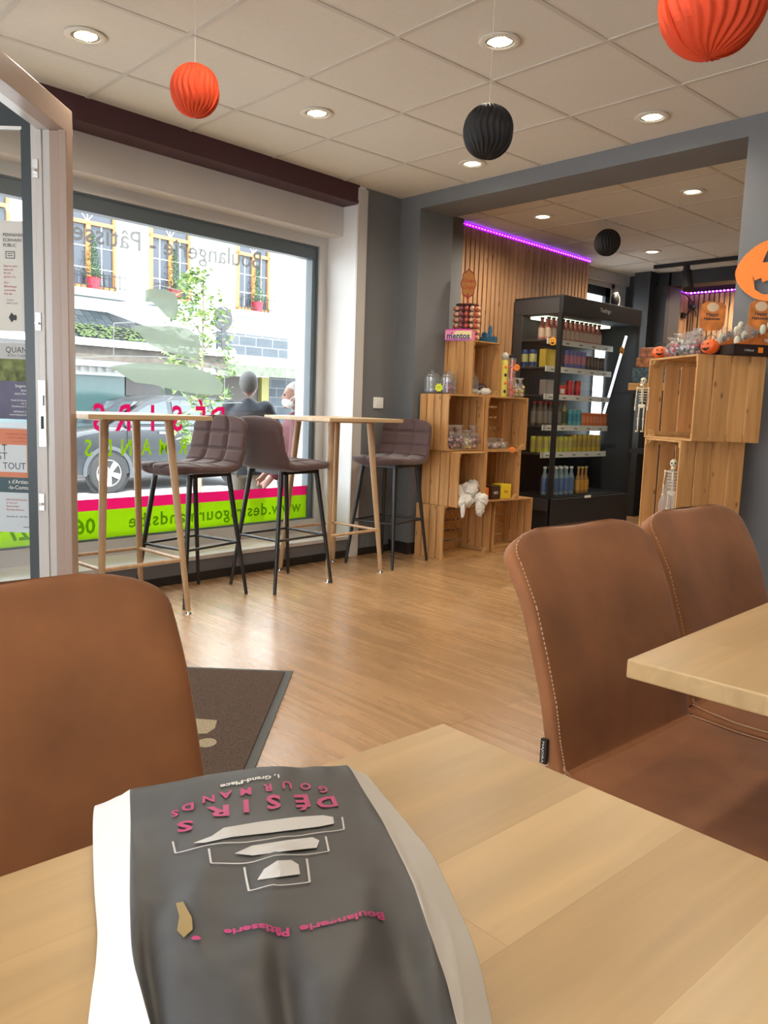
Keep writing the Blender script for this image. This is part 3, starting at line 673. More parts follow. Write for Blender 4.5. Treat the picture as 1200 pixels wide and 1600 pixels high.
for i in range(4): b.ball((-4.582, 8.3+i*.13, 2.456), .006, n=8, k=5)
b.build('diodes', pm('led_point_far', (.9,.7,1), .3, emis=14, ecol=(.8,.6,1)), t)
b = MB(); b.box(-4.60, -4.57, 8.3, 8.72, 1.62, 1.95)
for i in range(10): b.box(-4.57, -4.562, 8.32+i*.04, 8.34+i*.04, 1.64, 1.93)
tag(b.build('radiator', pm('cream_radiator', (.55,.5,.42), .5)), 'pale ribbed panel low on the far left slatted wall', 'radiator')
# track spotlight
t = thing('track_spotlight', 'black spotlight on a black ceiling track above the black wall opening', 'spotlight')
b = MB(); b.box(-4.32, -3.2, 7.50, 7.54, ZC-.035, ZC-.001); b.build('track', M['matblack'], t)
b = MB(); b.tube((-3.98,7.52,ZC-.035),(-3.98,7.52,ZC-.10),.03,.03,16); b.build('bracket', M['matblack'], t)
b = MB(); b.tube((-3.99,7.54,ZC-.09),(-3.93,7.48,ZC-.27),.048,.052,20); b.build('lamp_head', M['matblack'], t, smooth=40)
# hanging black bat/spider cord decoration
b = MB(); b.path([(-4.57,8.5,2.44),(-4.52,8.6,2.40),(-4.49,8.68,2.33)],.006); b.ball((-4.49,8.68,2.29),.04,.04,.038); b.path([(-4.49,8.68,2.27),(-4.55,8.68,2.21),(-4.59,8.66,2.20)],.008); b.path([(-4.49,8.68,2.27),(-4.45,8.68,2.24),(-4.44,8.68,2.18)],.006); b.box(-4.60,-4.57,8.64,8.70,2.17,2.23)
b.tube((-4.51,8.70,2.26),(-4.51,8.70,1.4),.006)
tag(b.build('hanging_decoration', M['black'], smooth=40), 'black dangling Halloween figure hanging before the far slatted wall', 'decoration')
# glazed dark counter behind the right tower
t = thing('display_counter', 'dark glazed display counter between fridge and right crate tower', 'counter')
b = MB(); b.box(-3.62, -2.7, 6.4, 7.1, .20, .75); b.build('base', M['matblack'], t)
b = MB(); b.box(-3.76, -2.7, 6.36, 7.1, .75, .79); b.build('shelf_board', M['matblack'], t)
b = MB(); b.box(-3.74, -2.7, 6.40, 6.408, .79, 1.27); b.build('glass_front', M['cabglass'], t)
b = MB(); b.box(-3.74, -3.732, 6.40, 7.05, .79, 1.27); b.build('glass_side', M['cabglass'], t)
b = MB(); b.box(-3.87, -2.7, 6.36, 7.1, 1.27, 1.29); b.build('top_board', M['matblack'], t)
for k, (zz, lab, mt, hh) in enumerate(((1.292,'flat wooden-look box on the display counter, lowest of the stack','crateX',.065),(1.358,'blue and black snack carton on the display counter',None,.13),(1.490,'orange and black halloween carton on the blue one',None,.085),(1.577,'reddish brown halloween carton topmost on the display counter',None,.08))):
    c = [None, pm('blue_black_print',(.05,.08,.10),.5,nscale=40,namt=.9), pm('orange_black_print',(.25,.10,.04),.5,nscale=30,namt=.8), pm('rust_print',(.30,.11,.06),.5,nscale=30,namt=.6)][k] or M[mt]
    b = MB(); b.box(-3.86+.03*k, -3.50, 6.42, 6.66, zz, zz+hh); tag(b.build('carton', c, bevel=.006), lab, 'box')

# ------------------------------------------------------------ drinks fridge
FX, FY0, FY1, FZ = -4.06, 5.66, 6.88, 2.04; FB = -4.555
fr = thing('drinks_fridge', 'tall black glass-sided drinks fridge full of cans and bottles', 'fridge')
b = MB(); b.box(FB, FX, FY0, FY1, .03, .36); b.box(FX-.02, FX+.012, FY0, FY1, .03, .345); b.build('base', M['matblack'], fr, bevel=.004)
b = MB(); b.box(FB, FX+.012, FY0-.004, FY1+.004, 1.892, FZ); b.build('canopy', M['matblack'], fr, bevel=.004)
b = MB(); b.box(FB+.01, FX-.02, FY0-.012, FY0-.004, 1.895, 2.02); b.box(FB+.01, FB+.10, FY0-.012, FY0-.002, .36, 1.9); b.box(FB+.1, FX-.02, FY0-.012, FY0-.004, .24, .345); b.build('side_panel', pm('grey_side_panel',(.045,.045,.047),.4), fr)
b = MB(); b.box(FB, FB+.03, FY0, FY1, .36, 1.9); b.build('back_panel', M['matblack'], fr)
b = MB(); b.box(FX-.03, FX+.008, FY0-.01, FY0+.022, .345, 1.9); b.build('corner_post', M['matblack'], fr)
b = MB(); b.box(FX-.035, FX+.008, FY1-.03, FY1+.004, .345, 1.9); b.build('corner_post', M['matblack'], fr)
b = MB(); b.box(FB,FX,FY1-.012,FY1,.36,1.9); b.build('end_panel', M['matblack'], fr)
b = MB(); b.box(FB+.1, FX-.035, FY0-.006, FY0, .36, 1.895); b.build('side_glass', M['cabglass'], fr)
b = MB(); b.box(FX, FX+.005, FY0+.03, FY1-.03, .37, 1.893); b.build('front_glass', M['cabglass'], fr)
b = MB(); b.box(FB+.1, FX-.22, FY0+.10, FY1-.14, 1.872, 1.892); b.build('lamp_cover', pm('fridge_lamp', (.9,.9,.75), .4, emis=1.6, ecol=(.85,.88,.66)), fr)
SHELF = [(1.655, 5.60), (1.425, 5.60), (1.19, 5.60), (.925, 5.62), (.69, 5.62)]
for z, _ in SHELF:
    b = MB(); b.box(FB+.03, -4.21, FY0+.02, FY1-.22, z+.022, z+.034); sh = b.build('shelf', pm('shelf_dark', (.06,.06,.06), .4), fr)
    b = MB(); b.box(-4.21, -4.198, FY0+.02, FY1-.2, z-.004, z+.044); b.build('price_strip', M['offwhite'], sh)
    b = MB()
    for q in range(5): yy = FY0+.08+q*.2; b.box(-4.198, -4.197, yy, yy+.05, z+.012, z+.02)
    b.build('price_ticks', ink, sh)
b = MB(); b.tube((-4.13, FY1-.10, 1.80), (-4.30, FY1-.25, .75), .010, .010, 12); b.box(-4.50,-4.40,FY1-.03,FY1-.014,.8,1.7); b.build('reflection_glow', M['tube'], fr)  # added glowing bar imitates a reflected window strip and brightens the shelves
b = MB(); put_text(b, 'Tecfrigo', lambda x, y: (FX+.0135, 6.20+x, 1.955+y), size=.05); b.build('maker_lettering', M['offwhite'], fr)
b = MB(); b.box(FX+.012, FX+.018, 6.15, 6.24, .335, .355); b.build('handle', M['offwhite'], fr)
# pumpkin face stickers on the glass
def sticker(label, cx, cz, plane):
    t = thing('pumpkin_sticker', label, 'sticker', group='pumpkin stickers on the fridge glass')
    f = (lambda x, z, o: (cx+x, FY0-.007-o, cz+z)) if plane == 'side' else (lambda x, z, o: (FX+.006+o, cx+x, cz+z))
    mb = MB(); n = 30; mb.add([f(.036*math.cos(2*PI*k/n)*(1+.04*math.cos(12*PI*k/n)), .034*math.sin(2*PI*k/n), 0) for k in range(n)], [tuple(range(n))]); mb.build('disc', pm('yellow_orange', (.75,.34,.03), .5), t)
    mb = MB(); 
    for P in ([(-.018,.004),(-.004,.004),(-.010,.016)], [(.004,.004),(.018,.004),(.010,.016)], [(-.022,-.004),(-.01,-.009),(0,-.007),(.01,-.009),(.022,-.004),(.012,-.02),(0,-.024),(-.012,-.02)]): mb.add([f(x, z, .001) for x, z in P], [tuple(range(len(P)))])
    mb.build('face', M['black'], t)
sticker('round pumpkin face sticker on the side glass of the fridge', -4.13, 1.665, 'side'); sticker('round pumpkin face sticker on the front glass of the fridge, right side', 6.60, 1.655, 'front')
# small ornament on the fridge
t = thing('skull_ornament', 'small black and white ornament on top of the fridge right end', 'ornament', (-4.2, 6.66, FZ), 0)
b = MB(); b.ball((0,0,.07),.03,.055,.062); b.build('head', M['black'], t, smooth=True); b = MB(); b.path([(.0,-.03,.13),(.0,.03,.14),(.0,.07,.10),(0,.07,.05),(0,.04,.02)],.008); b.box(-.02,.02,-.05,.05,0,.015); b.build('outline', M['white'], t)

# drinks: prototypes at origin, then copies
def bottle(body, cap, label, h=.22, r=.03, neck=.013, sh=.6):
    mb = MB(); mb.lathe([(r*.9,0),(r,.01),(r,h*.12),(r*1.01,h*.12),(r*1.01,h*.45),(r,h*.45),(r,h*sh),(neck,h*(sh+.2)),(neck,h*.93),(neck*1.25,h*.93),(neck*1.25,h),(.001,h)], 14, mis=[0,0,0,2,2,2,0,0,0,1,1,1]); return mb, [body, cap, label]
def can(body, top, band, h=.115, r=.033):
    mb = MB(); mb.lathe([(r*.8,0),(r,.008),(r,h*.3),(r*1.005,h*.3),(r*1.005,h*.75),(r,h*.75),(r,h*.92),(r*.8,h),(r*.75,h-.003),(.001,h-.003)], 14, mis=[1,0,0,2,2,0,0,1,1,1]); return mb, [body, top, band]
def cmat(n, c, r=.35, m=0): return pm(n, c, r, m)
cMet = cmat('can_metal', (.6,.6,.6), .3, .9)
kinds = {
 'juice': (bottle(cmat('pink_juice',(.45,.14,.10)), cmat('dark_cap',(.05,.03,.02)), cmat('cream_label',(.60,.42,.30)), .19, .030, .014, .52), 'small bottle with pink label and dark cap on the top fridge shelf', 'juice bottles on the top fridge shelf', 'bottle'),
 'bluecan': (can(cmat('navy_can',(.02,.05,.16)), cMet, cmat('yellow_band',(.55,.50,.18)), .15, .030), 'tall navy can with yellow emblem on the second fridge shelf', 'navy cans on the second fridge shelf', 'can'),
 'yellowcarton': (None, 'yellow drink carton in the second fridge shelf row', 'yellow cartons on the second fridge shelf', 'carton'),
 'energy': (can(cmat('violet_can',(.12,.13,.34)), cMet, cmat('red_band',(.45,.16,.22)), .16, .027), 'slim blue and red can on the second fridge shelf', 'slim blue cans on the second fridge shelf', 'can'),
 'coffee': (can(cmat('coffee_cup',(.06,.035,.022)), M['offwhite'], cmat('coffee_band',(.12,.08,.05)), .13, .036), 'brown coffee cup with pale lid on the second fridge shelf', 'coffee cups on the second fridge shelf', 'cup'),
 'redcan': (can(cmat('red_can',(.55,.015,.02)), cMet, cmat('red_can2',(.62,.03,.04)), .14, .030), 'red can on the third fridge shelf', 'red cans on the third fridge shelf', 'can'),
 'water': (bottle(cmat('clear_brown',(.10,.08,.06)), M['red'], cmat('clear_label',(.22,.18,.15)), .21, .030), 'dim clear bottle with red cap on the fourth fridge shelf', 'red-capped bottles on the fourth fridge shelf', 'bottle'),
 'ice': (bottle(cmat('yellow_tea',(.30,.25,.05)), cmat('orange_cap',(.7,.22,.03)), cmat('dark_label',(.06,.08,.03)), .22, .031), 'yellowish bottle with orange cap on the fourth fridge shelf', 'orange-capped bottles on the fourth fridge shelf', 'bottle'),
 'teal': (can(cmat('teal_can',(.10,.36,.40)), cMet, cmat('teal_can2',(.05,.24,.32)), .15, .030), 'turquoise can on the fourth fridge shelf', 'turquoise cans on the fourth fridge shelf', 'can'),
 'orangecan': (can(cmat('orange_can',(.60,.13,.03)), cMet, cmat('orange_can2',(.70,.22,.08)), .125, .030), 'orange can on the fourth fridge shelf', 'orange cans on the fourth fridge shelf', 'can'),
 'lemon': (can(cmat('lime_yellow',(.50,.46,.06)), cmat('green_top',(.20,.30,.05)), cmat('black_low',(.45,.38,.10)), .145, .031), 'yellow green can on the fifth fridge shelf', 'yellow green cans on the fifth fridge shelf', 'can'),
 'tonic': (can(cmat('gold_can',(.50,.33,.03)), cMet, cmat('gold_label',(.35,.24,.05)), .16, .031), 'golden can on the fifth fridge shelf, right half', 'golden cans on the fifth fridge shelf', 'can'),
 'spring': (bottle(cmat('clear_blue',(.25,.32,.36),.15), M['white'], cmat('blue_label',(.10,.16,.32)), .245, .031), 'clear water bottle with white cap on the fridge floor', 'white-capped water bottles on the fridge floor', 'bottle'),
 'cider': (bottle(cmat('amber',(.38,.20,.06),.2), cmat('gold_cap',(.5,.35,.12)), cmat('orange_label',(.62,.28,.04)), .24, .031, .012, .5), 'amber bottle with orange label on the fridge floor', 'amber bottles on the fridge floor', 'bottle'),
}
b = MB(); b.box(-.032,.032,-.032,.032,0,.15); kinds['yellowcarton'] = ((b, [cmat('yellow_carton',(.60,.42,.06))]),)+kinds['yellowcarton'][1:]
name_of = {'can': 'drink_can', 'bottle': 'drink_bottle', 'carton': 'drink_carton', 'cup': 'coffee_cup'}
def row(kind, z, y0, y1, n, x=-4.245, rows=1, dx=-.068):
    (mb, mats), lab, grp, cat = kinds[kind]; first = None
    for r_ in range(rows):
        for i in range(n):
            y = y0+(y1-y0)*(i/(n-1) if n > 1 else 0)
            if first is None:
                first = row.protos.get(kind)
                if first is None:
                    o = mb.build(name_of[cat], mats, None, smooth=30); tag(o, lab, cat, grp); row.protos[kind] = o; first = o
                    o.location = (x+r_*dx, y, z); continue
            o = first.copy(); COL.objects.link(o); o.location = (x+r_*dx, y, z); o.rotation_euler = (0,0,random.uniform(0,6))if cat!='carton' else (0,0,0)
row.protos = {}
S = [s_[0]+.034 for s_ in SHELF]
row('juice', S[0], 5.74, 6.50, 12, rows=2)
row('bluecan', S[1], 5.715, 5.735, 1, x=-4.46); row('bluecan', S[1], 5.72, 5.73, 2, x=-4.38, rows=1); 
row('yellowcarton', S[1], 5.72, 5.86, 3, x=-4.25); row('energy', S[1], 6.02, 6.28, 5); row('coffee', S[1], 6.37, 6.57, 3)
row('redcan', S[2], 6.10, 6.22, 2)
b = MB(); b.box(-4.29,-4.22,5.72,5.87,S[2],S[2]+.13); tag(b.build('drink_carton', cmat('grey_box',(.30,.27,.26)), bevel=.004), 'pale grey carton at the left of the third fridge shelf', 'carton')
b = MB(); b.box(-4.27,-4.22,5.90,6.02,S[2],S[2]+.09); b.box(-4.219,-4.218,5.93,5.99,S[2]+.02,S[2]+.06,1); tag(b.build('drink_carton', [M['red'], M['offwhite']], bevel=.003), 'small red and white carton on the third fridge shelf', 'carton')
row('water', S[3], 5.72, 5.98, 5, x=-4.26, rows=2); row('ice', S[3], 6.04, 6.04, 1); row('teal', S[3], 6.13, 6.26, 3); row('orangecan', S[3], 6.34, 6.68, 7)
row('lemon', S[4], 5.72, 6.15, 7, rows=2); row('tonic', S[4], 6.22, 6.60, 6, rows=2)
row('spring', .362, 5.80, 6.10, 5, x=-4.17, rows=2); row('cider', .362, 6.21, 6.33, 3, x=-4.17)

# ------------------------------------------------------------ goods on and in the left tower
def jar(label, x, y, z, h=.15, r=.06, fill=None, contents=None):
    t = thing('glass_jar', label, 'jar', (x,y,z), 0, 'glass sweet jars on the left tower')
    mb = MB(); mb.lathe([(r*.9,0),(r,.01),(r,h*.78),(r*.8,h*.86),(r*.8,h*.9),(r*.77,h*.9),(r*.77,h*.86),(r*.96,h*.76),(r*.96,.012),(.001,.006)], 28); mb.build('jar_body', M['jarglass'], t, smooth=35)
    mb = MB(); mb.lathe([(r*.86,h*.9),(r*.9,h*.94),(r*.5,h*1.0),(.012,h*1.02),(.012,h*1.06),(.02,h*1.1),(.016,h*1.15),(.001,h*1.16)], 28); mb.build('lid', M['jarglass'], t, smooth=35)
    if contents:
        mb = MB()
        for _ in range(30):
            a = random.uniform(0, 2*PI); q = random.uniform(0, r*.75); mb.ball((q*math.cos(a), q*math.sin(a), .02+random.uniform(0, h*contents[0])), .012, .012, .010, 8, 5, random.randrange(2))
        mb.build('sweets', contents[1], t, smooth=True)
    return t
lil = pm('lilac_sweet',(.30,.28,.55),.4); pk = pm('pink_sweet',(.6,.12,.18),.4)
jar('round lidded glass jar, left one, with the yellow star tag on it', -4.12, 4.225, 1.181, contents=(.05,[lil, M['offwhite']]))
jar('lidded glass jar with red and lilac sweets, right one on the crate', -4.03, 4.30, 1.181, contents=(.45,[lil, pk]))
jar('glass jar inside the topmost crate of the left tower', -3.97, 4.50, 1.192, .13, .04)
def star_tag(label, x, y, z, mat, r=.027, facing='X'):
    t = thing('price_tag', label, 'price tag', (x,y,z), 0, 'star shaped price tags')
    P = [((r if k % 2 else r*.78)*math.cos(k*PI/8), (r if k % 2 else r*.78)*math.sin(k*PI/8)) for k in range(16)]
    mb = MB(); mb.prism(P, .001, 0, Matrix.Rotation(R(55), 4, 'Z')); mb.build('card', mat, t)
    mb = MB(); put_text(mb, '2,50', lambda a, c: Matrix.Rotation(R(55), 4, 'Z') @ Vector((a, -.001, c-.004)), size=.014, align='CENTER'); mb.build('price', ink, t)
star_tag('lime yellow star price tag on the left glass jar', -4.03, 4.205, 1.225, pm('lime_card',(.62,.75,.05),.6), .032)
star_tag('orange star price tag on the right end of the third crate row', -3.865, 4.86, .785, M['orange'])
star_tag('orange star price tag on the tube of red sweets', -3.85, 4.845, 1.40, M['orange'])
def candybag(label, x, y, z, w=.05, h=.10, mats=None, grp=None, seed=0, name='candy_bag', flat=False):
    rnd = random.Random(seed); t = thing(name, label, 'candy bag', (x,y,z), rnd.uniform(0,6), grp)
    mb = MB()
    f = lambda d: 1+.13*noise.noise(Vector((d.x*2.2+seed, d.y*2.2, d.z*2.2)))
    mb.lathe([(w*.7,0),(w,h*.12),(w*1.02,h*.45),(w*.8,h*.62),(w*.34,h*.76),(w*.42,h*.86),(w*.75,h*.98),(w*.05,h*.90)], 16)
    mb.v = [Vector((v.x*(1+.22*noise.noise(v*30+Vector((seed,0,0)))), v.y*(1+.22*noise.noise(v*30+Vector((0,seed,0)))), v.z*(1 if not flat else .6))) for v in mb.v]
    mb.build('wrapper', M['wrap'], t, smooth=50)
    mb = MB()
    for _ in range(26):
        a = rnd.uniform(0, 2*PI); q = rnd.uniform(0, w*.72); mb.ball((q*math.cos(a), q*math.sin(a), .012+rnd.uniform(0, h*(.45 if not flat else .2))), .013, .012, .011, 7, 5, rnd.randrange(len(mats)))
    mb.build('sweets', mats, t, smooth=True)
    mb = MB(); mb.tube((0,0,h*(.76 if not flat else .45)), (0,0,h*(.80 if not flat else .48)), w*.22, w*.22, 10); mb.build('tie', mats[0], t)
swA = [pm('mauve_sweet',(.35,.12,.16),.4), pm('dark_sweet',(.07,.02,.03),.4), pm('pale_pink_sweet',(.6,.35,.32),.4)]
swB = [pm('yellow_sweet',(.6,.45,.12),.4), pm('cream_sweet',(.6,.5,.4),.4)]
swC = [pm('green_sweet',(.35,.35,.20),.4), pm('rose_sweet',(.55,.2,.2),.4), pm('white_sweet',(.6,.55,.5),.4)]
k_ = 0
for x, y, z, m_, l in ((-3.96,4.25,.792,swA,'pink and brown wrapped candy bag in the third-row crate'),(-3.95,4.33,.792,swA,'pink and brown wrapped candy bag in the third-row crate'),(-3.94,4.40,.792,swB,'yellowish candy bag among the pink ones in the third-row crate'),(-3.95,4.48,.792,swA,'pink and brown wrapped candy bag in the third-row crate'),(-4.04,4.30,.792,swA,'pink and brown wrapped candy bag in the third-row crate'),(-4.05,4.42,.792,swA,'pink and brown wrapped candy bag in the third-row crate')):
    candybag(l, x+.02, y, z, .050, .175 if m_ is swA else .14, m_, 'pink candy bags in the third-row crate' if m_ is swA else 'yellow candy bag', k_); k_ += 1
for x, y, m_ in ((-3.95,4.66,swC),(-3.95,4.75,swC),(-3.95,4.84,swC),(-4.05,4.70,swC),(-4.05,4.80,swC)):
    candybag('low flat packet of pink and green sweets in the right third-row crate', x, y, .792, .052, .13, m_, 'flat sweet packets in the right third-row crate', k_, flat=True); k_ += 1
for x, y in ((-3.93,4.93),(-3.93,5.00),(-4.0,4.96)):
    candybag('small clear bag of pale sweets on top of the third row, beside the tubes', x, y, 1.181, .036, .15, swB, 'small clear bags beside the tubes', k_); k_ += 1
# tall tubes
t = thing('sweet_tube', 'tall yellow Halloween tube with a skull top beside the red tube', 'sweet tube', (-3.92, 4.79, 1.181))
b = MB(); b.lathe([(.024,0),(.025,.005),(.025,.26),(.02,.27),(.001,.27)], 18); b.build('tube_body', pm('yellow_tube',(.62,.52,.08),.4), t, smooth=35)
b = MB(); b.ball((0,0,.295),.028,.028,.032); b.build('skull_top', pm('grey_skull',(.4,.38,.33),.5), t, smooth=True)
b = MB()
for k in range(4): b.ball((.022*math.cos(-.5), .022*math.sin(-.5), .04+k*.06), .010,.012,.014, 8, 5, k % 2)
b.build('printed_bats', [M['black'], M['pumpkin']], t)
t = thing('sweet_tube', 'tall clear tube filled with red sweets', 'sweet tube', (-3.90, 4.855, 1.181))
b = MB(); b.lathe([(.026,0),(.027,.005),(.027,.30),(.001,.30)], 18); b.build('tube_body', M['wrap'], t, smooth=35)
b = MB()
for k in range(60): a = random.uniform(0, 6.28); q = random.uniform(0, .017); b.ball((q*math.cos(a), q*math.sin(a), .012+k*.0043), .009, n=7, k=5, mi=k % 2)
b.build('sweets', [M['red'], pm('orange_sweet',(.75,.15,.03),.4)], t, smooth=True)
b = MB(); b.lathe([(.028,.29),(.029,.31),(.001,.312)], 18); b.build('lid', M['black'], t)
# mint box
t = thing('mint_box', 'pink and yellow mentos display box on top of the left tower', 'box', (-4.06, 4.445, 1.571), R(0))
b = MB(); b.box(-.10,.10,0,.11,0,.075)
b.build('carton', pm('pink_carton',(.72,.22,.36),.45), t)
b = MB(); b.add([(-.06,-.001,.02),(.096,-.001,.02),(.096,-.001,.07),(-.02,-.001,.07)], [(0,1,2,3)]); b.build('yellow_field', pm('cream_yellow',(.75,.62,.28),.5), t)
b = MB(); put_text(b, 'mentos', lambda x, y: (-.088+x, -.0022, .014+y), size=.062, off=.0018, sx=.92); b.build('lettering', pm('navy_letter',(.01,.02,.12),.5), t)
b = MB(); b.add([(-.1,-.0012,0),(.1,-.0012,0),(.1,-.0012,.008),(-.1,-.0012,.008)], [(0,1,2,3)])
b.build('violet_line', pm('violet_print',(.25,.05,.35),.5), t)
b = MB()
for k in range(9): b.tube((-.085+k*.02,.02,.068),(-.085+k*.02,.02,.086),.009,.009,10)
b.ball((-.05,-.002,.055),.008,.003,.008); b.build('mint_rolls', pm('magenta_foil',(.62,.05,.38),.3), t)
t.rotation_euler = (0,0,R(30)); t.location = (-4.07, 4.43, 1.571)
# lollipop stand
t = thing('lollipop_stand', 'round lollipop stand with a Chupa Chups sign on top of the left tower', 'lollipop stand', (-4.15, 4.60, 1.571))
b = MB(); b.lathe([(.085,0),(.085,.01),(.03,.012),(.03,.27),(.085,.272),(.085,.28),(.001,.28)], 24); b.build('rack', pm('red_brown_rack',(.14,.03,.03),.4), t, smooth=35)
cols = [pm('lolly_red',(.50,.10,.06),.35), pm('lolly_cream',(.60,.38,.22),.35), pm('lolly_plum',(.28,.06,.10),.35)]
for k in range(84):
    ring = k//14; a = (k % 14)*2*PI/14
    px, py, pz = .088*math.cos(a), .088*math.sin(a), .035+ring*.042
    mb = MB(); mb.ball((px,py,pz), .0165, .0165, .0155, 10, 7, 0); mb.tube((px*.8,py*.8,pz),(px*.35,py*.35,pz-.004),.002,.002,5,1)
    mb.build('lollipop', [cols[(k*7+ring) % 3], M['white']], t, smooth=True)
b = MB(); b.tube((0,0,.27),(0,0,.36),.006,.006); b.build('sign_post', M['red'], t)
sg = MB(); P = []
for k in range(64):
    a = 2*PI*k/64; P.append((.055*math.cos(a)*(1+.07*math.cos(8*a)), .105*math.sin(a)*(1+.05*math.cos(8*a))))
RS = TR(0,0,.43,R(48)); sg.prism(P, .004, 0, RS); sgo = sg.build('sign', pm('sign_brown_red',(.34,.05,.02),.5), t)
b = MB(); b.prism([(x*.86, z*.9) for x, z in P], .001, 0, RS @ Matrix.Translation((0,-.0015,0))); b.build('sign_field', pm('sign_amber',(.52,.20,.03),.5), sgo)
b = MB(); put_text(b, 'Chupa', lambda x, y: RS @ Vector((x, -.003, .012+y)), size=.040, align='CENTER', off=.0006, sx=.8); put_text(b, 'Chups', lambda x, y: RS @ Vector((x, -.003, -.036+y)), size=.040, align='CENTER', off=.0006, sx=.8); b.build('sign_lettering', pm('sign_red',(.5,.03,.01),.5), sgo)
b = MB(); b.box(-4.13,-3.97,4.70,4.745,1.571,1.62); b.ball((-4.02,4.72,1.66),.02,.01,.045); b.ball((-4.07,4.72,1.635),.03,.012,.025)
tag(b.build('sweet_box', pm('blue_print',(.02,.12,.22),.5,nscale=60,namt=.5)), 'small dark blue sweet box at the back corner of the topmost crate', 'box')
# fluff and pumpkin pieces in the crates
def fluff(label, blobs, seed, cat='fluff'):
    mb = MB()
    for (x,y,z,a,c,e) in blobs: mb.ball((x,y,z), a, c, e, 28, 18, 0, None, lambda d: 1+.30*noise.noise(Vector((d.x*3+x*40+seed, d.y*3+y*40, d.z*3+z*40)))+.08*noise.noise(d*9+Vector((seed,0,0))))
    o = mb.build('cobweb_fluff', pm('white_fluff', (.66,.63,.58), 1, nscale=90, namt=.1, bump=.6), None, smooth=True); return tag(o, label, cat, 'white cobweb fluff in the left tower')
fluff('big heap of white fluff spilling out of the second-row crate', [(-3.93,4.32,.46,.09,.09,.07),(-3.88,4.40,.49,.07,.07,.06),(-3.82,4.30,.43,.05,.08,.05),(-3.80,4.45,.43,.05,.06,.05),(-3.775,4.42,.375,.022,.045,.06),(-3.775,4.235,.37,.016,.016,.05),(-3.80,4.25,.42,.03,.04,.03),(-3.9,4.47,.52,.05,.05,.05)], 3)
fluff('small white fluff inside the topmost crate of the left tower', [(-3.98,4.53,1.205,.03,.05,.022),(-3.96,4.63,1.21,.03,.055,.028)], 9)
b = MB(); b.ball((-3.95,4.265,.56),.055,.05,.07,20,12,0,None,lambda d:1+.05*abs(math.sin(4*math.atan2(d.y,d.x)))); tag(b.build('pumpkin', M['pumpkin'], smooth=True), 'orange pumpkin shape behind the white fluff', 'pumpkin')
b = MB(); b.ball((-4.03,4.65,1.235),.05,.05,.04,20,12,0,None,lambda d:1+.05*abs(math.sin(4*math.atan2(d.y,d.x)))); tag(b.build('pumpkin', pm('dark_pumpkin',(.05,.02,.02),.5), smooth=True), 'dark round decoration inside the topmost left crate', 'pumpkin')
def smallbox(label, x0,x1,y0,y1,z0,z1,mat, txt=None, tm=None):
    t = thing('sweet_box', label, 'box', group='small sweet boxes in the second-row crate')
    mb = MB(); mb.box(x0,x1,y0,y1,z0,z1); mb.build('carton', mat, t, bevel=.002)
    if txt: mb = MB(); put_text(mb, txt, lambda a, c: (x1+.0015, (y0+y1)/2+a, (z0+z1)/2+c-.01), size=.03, align='CENTER', off=.0005); mb.build('lettering', tm, t)
smallbox('small orange box at the left in the second-row crate', -3.97,-3.92,4.62,4.68,.411,.50,M['orange'])
smallbox('dark brown sweet box in the middle of the second-row crate', -3.99,-3.90,4.69,4.79,.411,.51,M['brown'], 'MIX', M['offwhite'])
smallbox('yellow sweet box at the right in the second-row crate', -3.99,-3.90,4.80,4.92,.411,.52,M['yellow'], 'Pez', M['red'])

# ------------------------------------------------------------ Halloween goods on the right tower
def RT(a, c, z): # a along opening (left), c into depth
    v = Vector((NT[0], NT[1], 0)) + so_*a + sd_*c; return (v.x, v.y, z)
ZT = 1.365
def lantern(label, loc, r, rz):
    t = thing('pumpkin_bucket', label, 'pumpkin bucket', loc, rz, 'small orange pumpkin buckets')
    mb = MB(); mb.ball((0,0,r*.8), r, r, r*.82, 40, 16, 0, None, lambda d: 1-.06*abs(math.sin(5*math.atan2(d.y,d.x)))); mb.build('bucket', M['pumpkin'], t, smooth=True)
    mb = MB()
    def fp(x, z): # on the front (-y) surface
        z0 = r*.8+z*r; q = max(0, 1-(x*x)-(z/.82)**2); return (x*r, -r*1.0*math.sqrt(q)-.0012, z0)
    for P in ([(-.45,.18),(-.15,.14),(-.30,.42)], [(.15,.14),(.45,.18),(.30,.42)], [(-.07,-.02),(.07,-.02),(0,.12)]): mb.add([fp(*p) for p in P], [(0,1,2)])
    up_ = [(-.55+.11*i, -.12-.06*math.sin(PI*i/10)-(.09 if i % 3 == 1 else 0)) for i in range(11)]; lo_ = [(.5-.1*i, -.22-.28*math.sin(PI*i/10)) for i in range(11)]
    P = up_+lo_; mb.add([fp(*p) for p in P], [(i, i+1, 20-i, 21-i) for i in range(10)]); mb.build('face', M['black'], t)
    mb = MB(); mb.path([(r*.8*math.cos(PI*k/10), 0, r*1.5+r*.55*math.sin(PI*k/10)) for k in range(11)], .0015, 6); mb.build('handle', M['black'], t)
    return t
v = RT(.40, .02, ZT); lantern('small orange pumpkin bucket at the left end of the right tower', v, .037, R(25))
v = RT(-.005, .05, ZT); lantern('small orange pumpkin bucket at the near corner of the right tower', v, .041, R(-10))
swD = [pm('black_sweet',(.02,.015,.02),.4), pm('crimson_sweet',(.40,.03,.05),.4), pm('grey_sweet',(.35,.3,.3),.4)]
for i, (a, c, h) in enumerate(((.33,.05,.10),(.26,.04,.115),(.19,.05,.105),(.12,.045,.115),(.30,.13,.13),(.22,.13,.135),(.145,.07,.13),(.36,.14,.11))):
    candybag('clear bag of black and red Halloween sweets on the right tower', *RT(a, c, ZT), .040, h, swD, 'Halloween candy bags on the right tower', 40+i)
